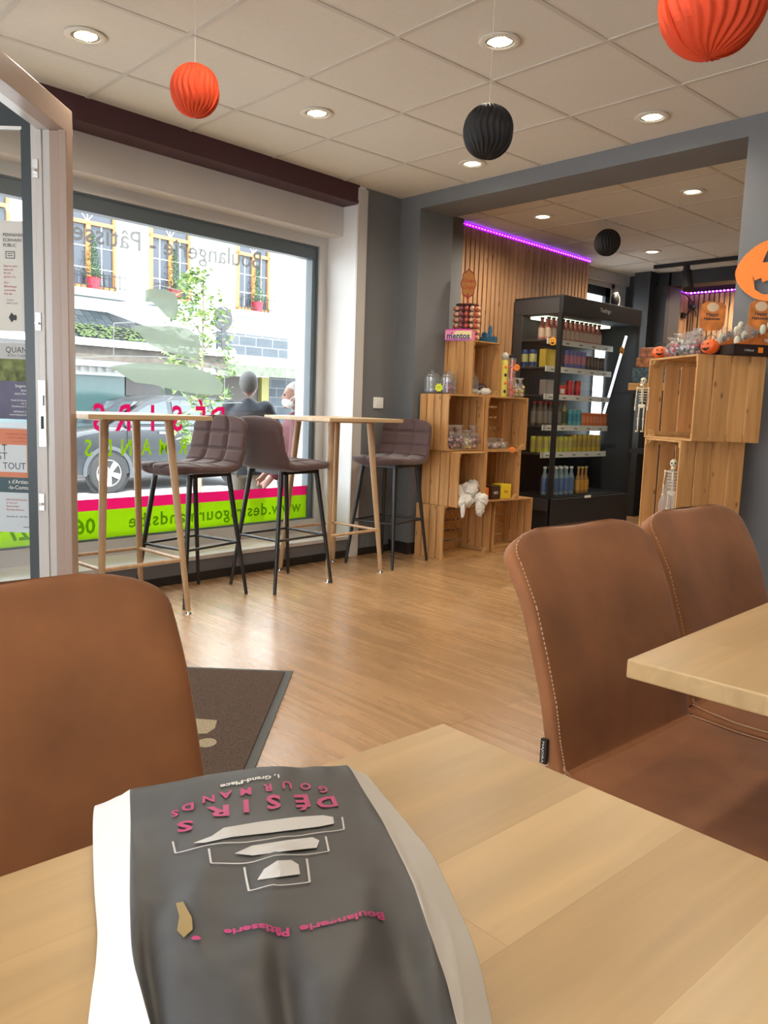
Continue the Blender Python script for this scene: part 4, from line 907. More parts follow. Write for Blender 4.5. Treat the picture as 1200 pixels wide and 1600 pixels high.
def dispbox(label, a, c, w, d, wedge_card, txt):
    o = Vector(RT(a, c, ZT)); t = thing('lollipop_display_box', label, 'display box', o, math.atan2(sd_.y, sd_.x), 'Halloween lollipop display boxes')
    mb = MB(); mb.box(0, w, 0, .004, 0, .048); mb.box(0, w, d-.004, d, 0, .048); mb.box(0,.004,0,d,0,.048); mb.box(w-.004,w,0,d,0,.048); mb.box(0,w,0,d,0,.003); mb.build('tray', pm('dark_brown_tray',(.022,.010,.008),.5), t)
    mb = MB(); P = [(0,.048),(w,.048),(w,.14)]; mb.prism(P, .003, 0, TR(0,-.001,0)); mb.prism(P, .003, 0, TR(0,d,0)); mb.build('slanted_side', pm('orange_print_card',(.50,.14,.025),.5,nscale=18,namt=.45), t)
    mb = MB(); put_text(mb, txt, lambda x, y: (w*.72+x, -.003, .062+y), size=.02, align='CENTER', off=.0004); put_text(mb, 'Lollipops', lambda x, y: (w*.28+x, -.003, .018+y), size=.013, align='CENTER'); mb.build('lettering', M['offwhite'], t)
    mb = MB(); mb.box(w*.5-.012,w*.5+.012,-.0025,-.001,.012,.036); mb.build('orange_badge', M['orange'], t)
    mb = MB(); Mh = TR(wedge_card, d*.75, .195, R(-12)); mb.prism([(-.055,-.06),(-.035,-.075),(.04,-.072),(.058,-.05),(.062,.04),(.045,.058),(-.03,.062),(-.052,.045)], .004, 0, Mh); hc = mb.build('header_card', pm('orange_print_card2',(.62,.20,.04),.5,nscale=22,namt=.35), t)
    mb = MB(); put_text(mb, 'Happy', lambda x, y: Mh @ Vector((x,-.002,-.005+y)), size=.022, align='CENTER', off=.0006); put_text(mb, 'Halloween', lambda x, y: Mh @ Vector((x,-.002,-.024+y)), size=.018, align='CENTER', off=.0005); mb.build('header_lettering', ink, hc)
    mb = MB(); mb.ball((0,-.001,.035),.028,.002,.022,16,8,0,Mh); mb.build('ghost_mark', pm('cream_mark',(.75,.55,.35),.5), hc)
    for i in range(10):
        mb = MB(); x = w*(.12+.08*i); y = d*(.3+.4*(i % 2)); z = .045+.085*(i/9)
        mb.tube((x,y,.02),(x,y,z),.0015,.0015,5,1); mb.ball((x,y,z+.018),.017 if i % 3 == 0 else .010,.008,.024 if i % 3 == 0 else .014,10,7,0); mb.build('lollipop', [pm('ghost_lolly',(.72,.72,.55),.5) if i % 3 == 0 else pm('smoke_lolly',(.16,.12,.10),.4), M['white']], t, smooth=True)
    mb = MB(); mb.lathe([(.04,0),(.05,.03),(.045,.07),(.02,.09)], 14, 0, TR(w*.35,d*.5,.045)); mb.build('wrapper', M['wrap'], t)
    return t
dispbox('lollipop display box nearer the passage, dark tray and tilted orange card', .075, .13, .19, .10, .01, 'Lollipop')
dispbox('lollipop display box at the right end of the tower with pale ghost lollies', -.045, .145, .26, .11, .17, 'Halloween')
# skeletons
def skeleton(label, loc, rz, s, veil=False):
    t = thing('toy_skeleton', label, 'toy skeleton', loc, rz, 'small hanging toy skeletons')
    mb = MB(); mb.ball((0,0,.93*s),.055*s,.06*s,.065*s,20,12); mb.box(-.03*s,.03*s,-.055*s,-.01*s,.84*s,.88*s); sk = mb.build('skull', M['bone'], t, smooth=True)
    mb = MB(); mb.ball((-.022*s,-.052*s,.935*s),.015*s,.01*s,.016*s,10,6); mb.ball((.022*s,-.052*s,.935*s),.015*s,.01*s,.016*s,10,6); mb.ball((0,-.06*s,.905*s),.007*s,.005*s,.01*s,8,5); mb.build('eye_sockets', M['black'], sk)
    mb = MB(); mb.tube((0,.01*s,.85*s),(0,.01*s,.5*s),.010*s,.012*s,8); mb.build('spine', M['bone'], t)
    mb = MB()
    for k in range(6):
        z = (.80-.045*k)*s; w = (.075+.012*math.sin(k))*s
        mb.path([(w*math.cos(a), -.045*s*math.sin(a)+.005, z) for a in [q*2*PI/12 for q in range(13)]], .006*s, 6)
    mb.box(-.008*s,.008*s,-.045*s,-.035*s,.58*s,.80*s); mb.path([(-.11*s,0,.81*s),(0,-.02*s,.80*s),(.11*s,0,.81*s)],.009*s,6); mb.build('ribcage', M['bone'], t, smooth=True)
    mb = MB(); mb.ball((-.035*s,0,.49*s),.035*s,.025*s,.035*s); mb.ball((.035*s,0,.49*s),.035*s,.025*s,.035*s); mb.ball((0,0,.47*s),.03*s,.02*s,.02*s); mb.build('pelvis', M['bone'], t, smooth=True)
    for sx in (-1, 1):
        mb = MB(); P = [(sx*.11*s,0,.81*s),(sx*.125*s,0,.62*s),(sx*.12*s,-.02*s,.46*s)]
        mb.path(P, .010*s, 7); mb.ball(P[0],.018*s); mb.ball(P[2],.018*s,.01*s,.022*s)
        for f in range(5): mb.tube(P[2], (P[2][0]+(f-2)*.008*s, P[2][1], P[2][2]-.05*s), .004*s, .003*s, 5)
        mb.build('arm', M['bone'], t, smooth=True)
        mb = MB(); P = [(sx*.045*s,0,.47*s),(sx*.05*s,-.01*s,.26*s),(sx*.05*s,0,.05*s)]; mb.path(P, .012*s, 7); mb.ball(P[1],.02*s); mb.box(P[2][0]-.015*s,P[2][0]+.015*s,-.06*s,.015*s,.025*s,.05*s); mb.build('leg', M['bone'], t, smooth=True)
    if veil:
        mb = MB(); n = 20
        for (k0, k1, zz0, zz1) in ((0, n, .02, .84),):
            vs = []
            for j in range(9):
                z = s*(.84-.82*j/8); 
                for i in range(n): a = 2*PI*i/n; rr = s*(.06+.16*j/8)*(1+.25*noise.noise(Vector((i*.7, j*.6, 3)))); vs.append((rr*math.cos(a), rr*.5*math.sin(a), z))
            mb.add(vs, [(j*n+i, j*n+(i+1) % n, (j+1)*n+(i+1) % n, (j+1)*n+i) for j in range(8) for i in range(n)])
        mb.build('gauze_veil', clear('gauze', (.95,.95,.95), .04, body=.30, bcol=(.7,.65,.6)), t, smooth=True)
    return t
v = RT(.44, -.035, .985); skeleton('small cream toy skeleton hanging at the left edge of the upper right crate', v, R(-57+60), .285)
vv = Vector((-1.865, 3.60, 0)) + so_*.10 + sd_*.03
skeleton('toy skeleton in a pale gauze veil inside the middle crate of the right tower', (vv.x, vv.y, .545), R(20), .33, True)
# pumpkin cut-out on the pillar
t = thing('pumpkin_cutout', 'large flat orange pumpkin face cut-out hanging on the grey wall at right', 'pumpkin cut-out', (-1.705, 4.105, 1.80), R(0))
o_ = [(.200*math.cos(a)*(1+.03*math.cos(4*a)), .150*math.sin(a)) for a in [k*2*PI/48 for k in range(48)]]
b = MB()
# ring-shaped card with mouth and eye openings: build as card plus recessed grey openings seen through
def tri_card(mb, outer, holes, y0, y1, cell=.006):
    def inside(P, x, z):
        c = False; n = len(P)
        for i in range(n):
            x1, z1 = P[i]; x2, z2 = P[(i+1) % n]
            if (z1 > z) != (z2 > z) and x < (x2-x1)*(z-z1)/(z2-z1)+x1: c = not c
        return c
    N = int(.44/cell)
    for i in range(N):
        for j in range(N):
            x = -.22+i*cell; z = -.22+j*cell; cx, cz = x+cell/2, z+cell/2
            if inside(outer, cx, cz) and not any(inside(h, cx, cz) for h in holes):
                mb.add([(x,y0,z),(x+cell,y0,z),(x+cell,y0,z+cell),(x,y0,z+cell)], [(0,1,2,3)])
eyeL = [(-.06,.03),(-.015,.03),(-.045,.075)]; eyeR = [(.015,.03),(.06,.03),(.045,.075)]
mouth = [(-.095,-.012),(-.085,-.035),(-.06,-.028),(-.052,-.045),(-.025,-.035),(0,-.05),(.025,-.035),(.052,-.045),(.06,-.028),(.085,-.035),(.095,-.012),(.08,-.07),(.05,-.09),(0,-.095),(-.05,-.09),(-.08,-.07)]
sc_ = lambda P, k: [(x*k, z*k) for x, z in P]
tri_card(b, o_, [sc_(eyeL, 1.25), sc_(eyeR, 1.25), sc_(mouth, 1.25)], 0, .003, .0035)
oo = b.build('card', M['orange'], t); md = oo.modifiers.new('thickness', 'SOLIDIFY'); md.thickness = .003
b = MB(); b.prism([(-.015,.125),(.02,.125),(.03,.165),(.0,.17)], .003); b.build('stem', M['black'], t)
b = MB(); b.tube((0,0,.16),(0,0,ZC-1.80),.0008,.0008,6); b.build('string', M['white'], t)

# ------------------------------------------------------------ tan chairs
def make_chair():
    t = thing('dining_chair', 'x', 'chair', (0,0,0), 0, 'tan suede dining chairs')
    # local +x forward; origin on the floor below the seat/back crease
    sp = [(.02,.452),(-.005,.475),(-.018,.53),(-.030,.59),(-.052,.66),(-.080,.74),(-.116,.805),(-.156,.856)]
    W_ = .224
    def wf(s): return W_ * min(1, endround(1-s, .14, 1, 2.4)) * (1-.03*max(0, .3-s)/.3) + .0008
    def hf(s): return .027*endround(1-s, .055, 1)*1.0 + .0005
    def bow(s, yn): return -.020*(yn*yn)*-1*(1-.4*s)
    vs, fs = loft(sp, wf, hf, 56, 3.4, None, lambda s, yn: -.018*yn*yn*1.0, res=60)
    mb = MB(); mb.add(vs, fs); bk = mb.build('backrest', M['suede'], t, smooth=True)
    # stitched line down each side of the back
    for sy in (-1, 1):
        mb = MB(); pts = []
        P = [Vector(p) for p in sp]; n = 70
        for i in range(n+1):
            u = i/n*(len(P)-1)*.97; k = min(int(u), len(P)-2); f = u-k; q = P[k].lerp(P[k+1], f); s_ = u/(len(P)-1)
            d = (P[k+1]-P[k]).normalized(); nn = Vector((-d.y, d.x)); w = wf(s_)*(.955 if sy < 0 else 1.004); h = hf(s_)*.72
            q = q - nn*(h*.84+.0168 if sy < 0 else .012) ; pts.append((q.x, sy*w, q.y))
        for i in range(0, n, 1):
            a, c = Vector(pts[i]), Vector(pts[i+1]); mb.tube(a.lerp(c,.1), a.lerp(c,.7), .0011, .0011, 5)
        mb.build('stitching', M['seam'], bk)
    ss = [(-.02,.455),(.03,.447),(.12,.440),(.25,.445),(.38,.452),(.44,.445),(.465,.425)]
    def ws(s): return .232*min(1, endround(1-s, .22, 1))*min(1, .93+.07*s/.2) + .001
    def hs(s): return .032*endround(1-s, .06, 1)*endround(s+.02, .05, 1) + .0005
    vs, fs = loft(ss, ws, hs, 56, 3.4, None, lambda s, yn: .018*yn*yn, res=50)
    mb = MB(); mb.add(vs, fs); st_ = mb.build('seat', M['suede'], t, smooth=True)
    for sy in (-1, 1):
        mb = MB(); P = [(x, sy*ws((x+.02)/.485)*.95, z+.0365) for x, z in [(.0,.452),(.06,.446),(.12,.442),(.2,.443),(.3,.448),(.38,.452)]]
        mb.path(P, .0012, 5); mb.build('stitching', M['seam'], st_)
    mb = MB(); mb.path([( .028-.006*abs(q), q*.225, .478+.006*q*q) for q in [(-1+i/8) for i in range(17)]], .0022, 6); mb.build('seam', M['seamdark'], t)
    mb = MB(); mb.box(-.014,-.002,-.2300,-.2235,.498,.540,0); tg = mb.build('maker_tag', M['black'], bk)
    mb = MB(); put_text(mb, 'MAJORA', lambda x, y: (-.0105+y*.6, -.2306, .537-x), size=.010); mb.build('tag_lettering', M['offwhite'], tg)
    mb = MB(); mb.box(.03,.38,-.17,.17,.395,.412); mb.build('seat_frame', M['blackm'], t)
    for sx, sy in ((1,1),(1,-1),(-1,1),(-1,-1)):
        mb = MB(); mb.bar((.2+sx*.16, sy*.15, .40), (.2+sx*.22, sy*.21, 0), .028, .028); mb.build('leg', M['blackm'], t)
    return t
ch = make_chair(); ch.location = (-.742, 1.298, 0); ch['label'] = 'tan suede chair with a black seam tag, under the corner of the right table'
dup(ch, (-.765, 1.785, 0), 0, 'farther tan suede chair at the right table, in front of the crate tower')
dup(ch, (-.797, .248, 0), R(0), 'large tan suede chair at the left, across the near table')

# ------------------------------------------------------------ tables
def table(label, x0, x1, y0, y1, rz=0):
    t = thing('dining_table', label, 'table', (x0, y1, 0), rz, 'wooden dining tables'); w = x1-x0; d = y1-y0
    mb = MB(); mb.box(0, w, -d, 0, .724, .75); mb.build('tabletop', M['table_wood'], t, bevel=.0025)
    mb = MB(); mb.box(.12, w-.12, -d+.12, -.12, .69, .724) if 0 else mb.box(.3, w-.3, -d+.2, -d+.26, .69, .724); mb.box(.3, w-.3, -.26, -.2, .69, .724); mb.build('support_rails', M['blackm'], t)
    for sx in (.34, w-.34):
        mb = MB(); mb.box(sx-.03, sx+.03, -d/2-.03, -d/2+.03, .02, .70); mb.box(sx-.03, sx+.03, -d+.2, -.2, .66, .70); mb.box(sx-.04, sx+.04, -d+.12, -.12, 0, .03); mb.build('leg', M['blackm'], t)
    return t
table('light wooden table in the foreground with the paper bag on it', -.548, .45, -.75, .600)
t = table('light wooden table at the right edge, its corner over the tan chair', -.552, .45, .965, 2.165, R(0)); t.location = (-.552-.0, 2.165, 0)
# rotate about the visible corner (-.548,.96)
import mathutils
c0 = Vector((-.549, .960, 0)); rz = R(3.0); rel = Vector((0, 1.2, 0)); rel.rotate(mathutils.Euler((0,0,rz))); t.location = c0 + rel; t.rotation_euler = (0,0,rz)

# ------------------------------------------------------------ paper bag on the near table
bagrows = [  # left edge, left crease, centre, right crease, right edge (x,y,z)
  [(-0.5942, 0.2501, 0.7525), (-0.5352, 0.2517, 0.765), (-0.4871, 0.3258, 0.765), (-0.4673, 0.3944, 0.765), (-0.5045, 0.451, 0.7525)] ,
  [(-0.5762, 0.2391, 0.762), (-0.5172, 0.2407, 0.8), (-0.4691, 0.3148, 0.812), (-0.4493, 0.3834, 0.8), (-0.4865, 0.44, 0.762)] ,
  [(-0.5425, 0.2239, 0.762), (-0.4589, 0.2138, 0.806), (-0.4085, 0.277, 0.818), (-0.3901, 0.3541, 0.806), (-0.4461, 0.4251, 0.762)] ,
  [(-0.4878, 0.2018, 0.762), (-0.4125, 0.1917, 0.81), (-0.3586, 0.2467, 0.822), (-0.3421, 0.3288, 0.81), (-0.4041, 0.4101, 0.762)] ,
  [(-0.4418, 0.1844, 0.762), (-0.3707, 0.1721, 0.812), (-0.3191, 0.2231, 0.824), (-0.3018, 0.3069, 0.812), (-0.3656, 0.3948, 0.762)] ,
  [(-0.4096, 0.1699, 0.762), (-0.3418, 0.1598, 0.812), (-0.2881, 0.2055, 0.824), (-0.2644, 0.2843, 0.812), (-0.3168, 0.3663, 0.762)] ,
  [(-0.3827, 0.1558, 0.762), (-0.3157, 0.1521, 0.808), (-0.2628, 0.1914, 0.82), (-0.2358, 0.2673, 0.808), (-0.2756, 0.3395, 0.762)] ,
  [(-0.3447, 0.1362, 0.762), (-0.2855, 0.1454, 0.8), (-0.2363, 0.1775, 0.812), (-0.2074, 0.2487, 0.8), (-0.2311, 0.3018, 0.762)] ,
]
def bagP(s, t):
    """s 0..4 across, t 0..6 along"""
    def cr(P, u):
        n = len(P)-1; k = min(int(u), n-1); f = u-k; g = lambda i: Vector(P[min(max(i,0),n)])
        a, b_, c, d = g(k-1), g(k), g(k+1), g(k+2)
        return .5*((2*b_)+(c-a)*f+(2*a-5*b_+4*c-d)*f*f+(-a+3*b_-3*c+d)*f**3)
    cols_ = []
    tt = min(max(t, 0), 7)
    for c in range(5): cols_.append(cr([r_[c] for r_ in bagrows], tt))
    u = min(max(s, 0), 4)
    # piecewise: straight gussets, smooth printed face
    if u < 1: p = cols_[0].lerp(cols_[1], u)
    elif u > 3: p = cols_[3].lerp(cols_[4], u-3)
    else: p = cr([tuple(c) for c in cols_[1:4]], u-1)
    w = noise.noise(Vector((s*1.1, t*.5, 1)))*.004 + noise.noise(Vector((s*2.6, t*.8, 5)))*.0022 + abs(noise.noise(Vector((s*2.0+t*.25, t*.30, 9))))*-.005*min(1, max(0, t-2.6)) + noise.noise(Vector((s*6, t*2.2, 3)))*.0007
    k = min(1, min(s, 4-s)*1.2)*min(1, t*.9); k = max(k, 0)
    w += -.007*math.exp(-((s-1.35+.03*t)/.12)**2)*max(0, min(1, t-3.8)) - .008*math.exp(-((s-2.05)/.10)**2)*max(0, min(1, t-4.3)) - .004*math.exp(-((s-2.6-.02*t)/.12)**2)*max(0, min(1, t-4.2))
    p = p + Vector((0,0,1))*w*k
    p.z = max(p.z, .7512)
    return p
ns, ntt = 96, 120; vs = []
for j in range(ntt+1):
    for i in range(ns+1): vs.append(bagP(4*i/ns, 7*j/ntt))
fs = []; mi_ = []
for j in range(ntt):
    for i in range(ns):
        s_ = 4*(i+.5)/ns; fs.append((j*(ns+1)+i, j*(ns+1)+i+1, (j+1)*(ns+1)+i+1, (j+1)*(ns+1)+i)); mi_.append(1 if 1.0 < s_ < 3.0 and j > 3 else 0)
nb = len(vs)   # underside
for j in range(ntt+1):
    for i in (0, ns): p = vs[j*(ns+1)+i]; vs.append(Vector((p.x, p.y, .7508)))
b = MB(); b.add(vs, [], 0)
b.f = [list(f) for f in fs]; b.m = mi_
for j in range(ntt): b.f.append([nb+2*j, nb+2*j+1, nb+2*j+3, nb+2*j+2]); b.m.append(0); b.f.append([j*(ns+1), (j+1)*(ns+1), nb+2*j+2, nb+2*j]); b.m.append(0); b.f.append([j*(ns+1)+ns, nb+2*j+1, nb+2*j+3, (j+1)*(ns+1)+ns]); b.m.append(0)
bag = thing('paper_bag', 'white paper bakery bag with dark printed panel lying on the near table', 'paper bag')
darkp = pm('dark_grey_print', (.066,.064,.064), .50, nscale=6, namt=.15)
body = b.build('bag_body', [M['paper'], darkp], bag, smooth=True)
def bagmap(s, t, o=.0009):
    p = bagP(s, t); n_ = (bagP(s+.02, t)-bagP(s-.02, t)).cross(bagP(s, t-.02)-bagP(s, t+.02))
    n_.normalize(); 
    if n_.z < 0: n_ = -n_
    return p+n_*o
pinkink = pm('magenta_print', (.50,.04,.17), .5)
# print is seen upside down from here: text x runs right to left (s decreasing), text up runs towards us (t increasing)
def bagtext(mb, body_, s0, t0, size, curve=0, gap=None, **k):
    if gap is None:
        put_text(mb, body_, lambda x, y: bagmap(s0-x, t0+y*.62+curve*(x-.8)**2), size=size, **k)
    else:
        for i, c in enumerate(body_):
            sx_ = s0-gap*i; put_text(mb, c, lambda x, y: bagmap(sx_-x, t0+y*.62-curve*((gap*i-gap*(len(body_)-1)/2))**2*0+curve*(gap*i)), size=size, **k)
b = MB()
for ch_, sx_, tx_ in zip("DÉSIRS", (2.62,2.40,2.17,1.93,1.79,1.54), (2.02,1.95,1.94,1.98,2.05,2.27)): put_text(b, ch_, lambda x, y: bagmap(sx_-x*.80, tx_-.13+y*1.25), size=.30, off=.010)
for ch_, sx_, tx_ in zip("GOURMANDS", (2.58,2.44,2.28,2.12,1.95,1.80,1.69,1.55,1.44), (1.72,1.64,1.62,1.66,1.69,1.70,1.74,1.82,1.90)): put_text(b, ch_, lambda x, y: bagmap(sx_-x*.62, tx_-.06+y*.95), size=.19, off=.006)
b.build('pink_name_print', pinkink, bag)
b = MB(); put_text(b, "1, Grand-Place", lambda x, y: bagmap(2.2-x*.8, 1.42+x*.12+y), size=.10, off=.003); b.build('small_white_print', M['offwhite'], bag)
b = MB(); put_text(b, "Boulangerie  Pâtisserie", lambda x, y: bagmap(2.66-x*.80, 4.60+.04*math.sin(x*4)-.05*x+y*1.3), size=.13, off=.004, spacing=1.0)
b.add([bagmap(1.535+.028*math.cos(a), 4.74+.05*math.sin(a)) for a in [k*2*PI/12 for k in range(12)]], [tuple(range(12))]); b.build('pink_line_print', pinkink, bag)
def bagpoly(P, name, mat, par=bag, o=.0010):
    mb = MB(); n = len(P); cx = sum(p[0] for p in P)/n; cy = sum(p[1] for p in P)/n
    K = 7; rings = []
    for k in range(K+1): 
        for p in P: rings.append(bagmap(cx+(p[0]-cx)*k/K, cy+(p[1]-cy)*k/K, o))
    mb.add(rings, [(k*n+i, k*n+(i+1) % n, (k+1)*n+(i+1) % n, (k+1)*n+i) for k in range(K) for i in range(n)]); return mb.build(name, mat, par)
wp = pm('white_print', (.62,.60,.58), .6)
bagpoly([(1.54,2.75),(1.66,2.66),(1.74,2.50),(1.98,2.36),(2.26,2.33),(2.46,2.34),(2.53,2.42),(2.52,2.58),(2.40,2.62),(2.08,2.64),(1.78,2.73),(1.62,2.80)], 'cake_layer_print', wp)
bagpoly([(1.80,3.05),(1.92,2.90),(2.18,2.85),(2.34,2.84),(2.38,2.94),(2.35,3.10),(2.16,3.12),(1.92,3.10)], 'cake_layer_print', wp)
bagpoly([(1.94,3.62),(1.99,3.46),(2.08,3.37),(2.17,3.36),(2.21,3.46),(2.21,3.66),(2.08,3.70)], 'cake_layer_print', wp)
def bagline(pts, w=.010):
    mb = MB()
    for (a, c), (a2, c2) in zip(pts, pts[1:]):
        d = Vector((a2-a, (c2-c))).normalized(); n_ = Vector((-d.y, d.x))*w; K = 8
        vs_ = []
        for k in range(K+1):
            q = Vector((a, c)).lerp(Vector((a2, c2)), k/K); vs_ += [bagmap(q.x+n_.x, q.y+n_.y*1.3), bagmap(q.x-n_.x, q.y-n_.y*1.3)]
        mb.add(vs_, [(2*k, 2*k+1, 2*k+3, 2*k+2) for k in range(K)])
    return mb
b = bagline([(1.40,2.61),(1.42,2.89),(1.78,2.84),(2.18,2.76),(2.58,2.74),(2.60,2.45)], .007)
c = bagline([(1.64,2.94),(1.65,3.24),(2.02,3.22),(2.42,3.22),(2.43,2.86)], .007); b.add(c.v, c.f)
c = bagline([(1.86,3.30),(1.88,3.78),(2.06,3.86),(2.26,3.82),(2.27,3.32)], .007); b.add(c.v, c.f); b.build('cake_outline_print', wp, bag)
bagpoly([(1.42,3.9),(1.47,3.92),(1.52,4.30),(1.52,4.55),(1.46,4.69),(1.42,4.5),(1.44,4.2)], 'croissant_print', pm('ochre_print',(.30,.20,.07),.5))

# ------------------------------------------------------------ street outside
GZ = -.40
b = MB(); b.box(-40, -4.72, -30, 60, GZ-.1, GZ); struct(b.build('ground_street', M['asphalt']))
b = MB(); b.box(-12, 12, .62, 2.2, GZ, GZ+.06, 0, WM); struct(b.build('ground_pavement', pm('pavement',(.5,.5,.5),.8,nscale=4,namt=.08)))
b = MB(); b.box(-12, 12, .36, .62, GZ, .15, 0, WM); struct(b.build('wall_outer_plinth', M['grey_low']))
D = 10.0
hs_ = thing('facing_house', 'white rendered house across the street with orange-framed windows', 'building')
def fb(mb, u0, u1, z0, z1, d0, d1, mi=0): mb.box(u0, u1, d0, d1, z0, z1, mi, WM)
b = MB(); fb(b, -16, 8, GZ, 9.5, D, D+.3); b.build('facade', M['facade'], hs_)
orf = pm('orange_wood_frame', (.34,.15,.045), .5); pane = pm('dark_window_pane', (.035,.042,.055), .08, spec=.5); lead = M['white']
WIN = [(-3.35,-2.28,2.98),(-4.95,-4.05,2.98),(-6.95,-6.08,2.98),(-1.45,-.5,2.98),(.5,1.5,2.98)]
for i, (u0, u1, z0) in enumerate(WIN):
    zt = 4.75
    mb = MB(); fb(mb, u0, u1, z0, zt, D-.02, D-.005); w_ = mb.build('window', pane, hs_)
    mb = MB(); f_ = .055
    for q in (u0, u1-f_, (u0+u1)/2-f_*.7): fb(mb, q, q+f_*(1.4 if 0 < q-u0 < u1-u0-f_*1.5 else 1), z0, zt if q in (u0, u1-f_) else 4.12, D-.07, D-.02)
    for z in (z0, 4.10, zt-f_): fb(mb, u0, u1, z, z+f_*1.2, D-.07, D-.02)
    mb.build('window_frame', orf, w_)
    mb = MB()
    for z in (3.35, 3.72): fb(mb, u0+.05, u1-.05, z, z+.012, D-.03, D-.02)
    for q in (.25, .75): fb(mb, u0+(u1-u0)*q-.006, u0+(u1-u0)*q+.006, z0, 4.1, D-.03, D-.02)
    cx = (u0+u1)/2
    for dx_ in (-1, 0, 1): mb.bar(WM @ Vector((cx, D-.028, 4.15)), WM @ Vector((cx+dx_*(u1-u0)*.42, D-.028, 4.7)), .014, .01)
    mb.build('muntins', lead, w_)
    mb = MB(); fb(mb, u0-.15, u1+.05, z0-.14, z0, D-.22, D); mb.build('stone_sill', pm('grey_sill',(.16,.185,.19),.8), hs_)
    if i in (0, 1, 2, 3):
        mb = MB(); L_ = u1-u0
        mb.bar(WM @ Vector((u0-.1, D-.2, z0+.26)), WM @ Vector((u1, D-.2, z0+.26)), .015, .015); mb.bar(WM @ Vector((u0-.1, D-.2, z0+.06)), WM @ Vector((u1, D-.2, z0+.06)), .015, .015)
        for k in range(12): q = u0-.1+L_*1.1*k/11; mb.bar(WM @ Vector((q, D-.2, z0)), WM @ Vector((q, D-.2, z0+.3)), .012, .012)
        mb.build('railing', M['matblack'], w_)
        pc = WM @ Vector(((u0+u1)/2-.05, D-.13, z0))
        t = thing('potted_plant', 'red pot with a small conifer on the %s window sill of the facing house' % ['left','middle','right','far left'][i], 'potted plant', pc, 0, 'potted conifers on the facing sills')
        mb = MB(); mb.lathe([(.09,0),(.12,.18),(.13,.2),(.001,.2)], 16); mb.build('pot', pm('red_pot',(.38,.015,.03),.5), t)
        mb = MB(); rn = random.Random(i)
        for k in range(520):
            h = rn.random()**1.3; rr = .20*(1-h)+.02; a = rn.uniform(0, 6.28); q = rr*rn.uniform(.3, 1); c_ = Vector((q*math.cos(a), q*math.sin(a), .2+h*.75)); d_ = Vector((math.cos(a), math.sin(a), .5)).normalized()*.045; s2 = Vector((-math.sin(a), math.cos(a), 0))*.014
            mb.add([c_-s2, c_+s2, c_+d_], [(0,1,2)])
        mb.build('foliage', pm('conifer_green',(.06,.13,.04),.7), t)
        mb = MB()
        for k in range(260):
            a = rn.uniform(0, 6.28); q = rn.uniform(.0, .2); c_ = Vector((q*math.cos(a)*1.6-.12, q*math.sin(a)*.6, .2+rn.uniform(-.05,.2))); mb.add([c_, c_+Vector((.03,.01,.02)), c_+Vector((.0,.02,.035))], [(0,1,2)])
        mb.build('undergrowth', pm('leaf_green',(.08,.15,.06),.7), t)
# pale shutter and corner piece at the right of the facade
mb = MB(); fb(mb, -8.35, -7.95, 2.55, 4.8, D-.03, D-.005); mb.build('blue_window', pm('blue_shutter',(.16,.21,.24),.5), hs_)
mb = MB(); fb(mb, -8.4, -7.7, 2.36, 2.5, D-.16, D); mb.build('stone_sill', M['facade'], hs_)
# slate canopy with gutter
mb = MB(); P0_, P1_ = [( -5.75, D-.02, 2.10), (8, D-.02, 2.62), (8, D-.95, 2.05), (-5.5, D-.95, 1.95)], None
mb.add([WM @ Vector(p) for p in ((-5.7,D,2.08),(-3.2,D,2.62),(8,D,2.62),(8,D-1.0,2.04),(-5.2,D-1.0,1.95))], [(0,1,2,3,4)])
cn = brickwood('slate_tiles', 0, .28, .16, (.020,.026,.030), (.042,.050,.055), (.008,.01,.01), .008, rough=.8, gamt=.4, spec=.1)
mb.build('slate_canopy', cn, hs_)
mb = MB(); fb(mb, -5.3, 8, 1.93, 2.05, D-1.08, D-.98); mb.build('gutter', M['white'], hs_)
mb = MB(); fb(mb, -5.2, 8, 1.70, 1.95, D-.98, D-.9); mb.build('canopy_board', pm('brown_grey_board',(.075,.062,.05),.7,nscale=6,namt=.3), hs_)
mb = MB(); fb(mb, -5.2, 8, 1.60, 1.72, D-.9, D-.5); mb.build('white_band', M['white'], hs_)
moss = MB(); rn = random.Random(4)
for k in range(300):
    u = rn.uniform(-3.7,-2.2); q = rn.uniform(.55,.98); p = WM @ Vector((u, D-q, 2.62-.57*q+.015)); moss.ball(p, .03, .03, .015, 6, 4)
moss.build('moss', pm('moss',(.05,.075,.025),.9), hs_)
# shop fronts below
mb = MB(); fb(mb, -3.5, 3, .60, 1.50, D-.06, D-.02); mb.build('shop_window', pm('turquoise_glass',(.10,.19,.185),.15), hs_)
mb = MB(); fb(mb, -4.35, -3.52, -.3, 1.50, D-.08, D-.02); mb.build('grey_shop_panel', pm('grey_panel',(.12,.112,.108),.5), hs_)
mb = MB(); fb(mb, -5.2, -4.37, -.3, 1.50, D-.05, D-.02); mb.build('dark_doorway', pm('green_dark',(.03,.05,.03),.5), hs_)
mb = MB(); fb(mb, -3.5, 3, GZ, .60, D-.08, D-.02); mb.build('shop_plinth', pm('plinth_stone',(.14,.13,.12),.7), hs_)
mb = MB()
for k in range(30): fb(mb, -3.4+k*.16, -3.32+k*.16, 1.52, 1.60, D-.30, D-.28)
fb(mb, -3.5, 3, 1.46, 1.60, D-.26, D-.24); mb.build('curtain', M['white'], hs_)
stone = brickwood('blue_stone_wall', 0, .45, .2, (.036,.047,.058), (.062,.074,.085), (.13,.135,.14), .012, rough=.7, gamt=.2)
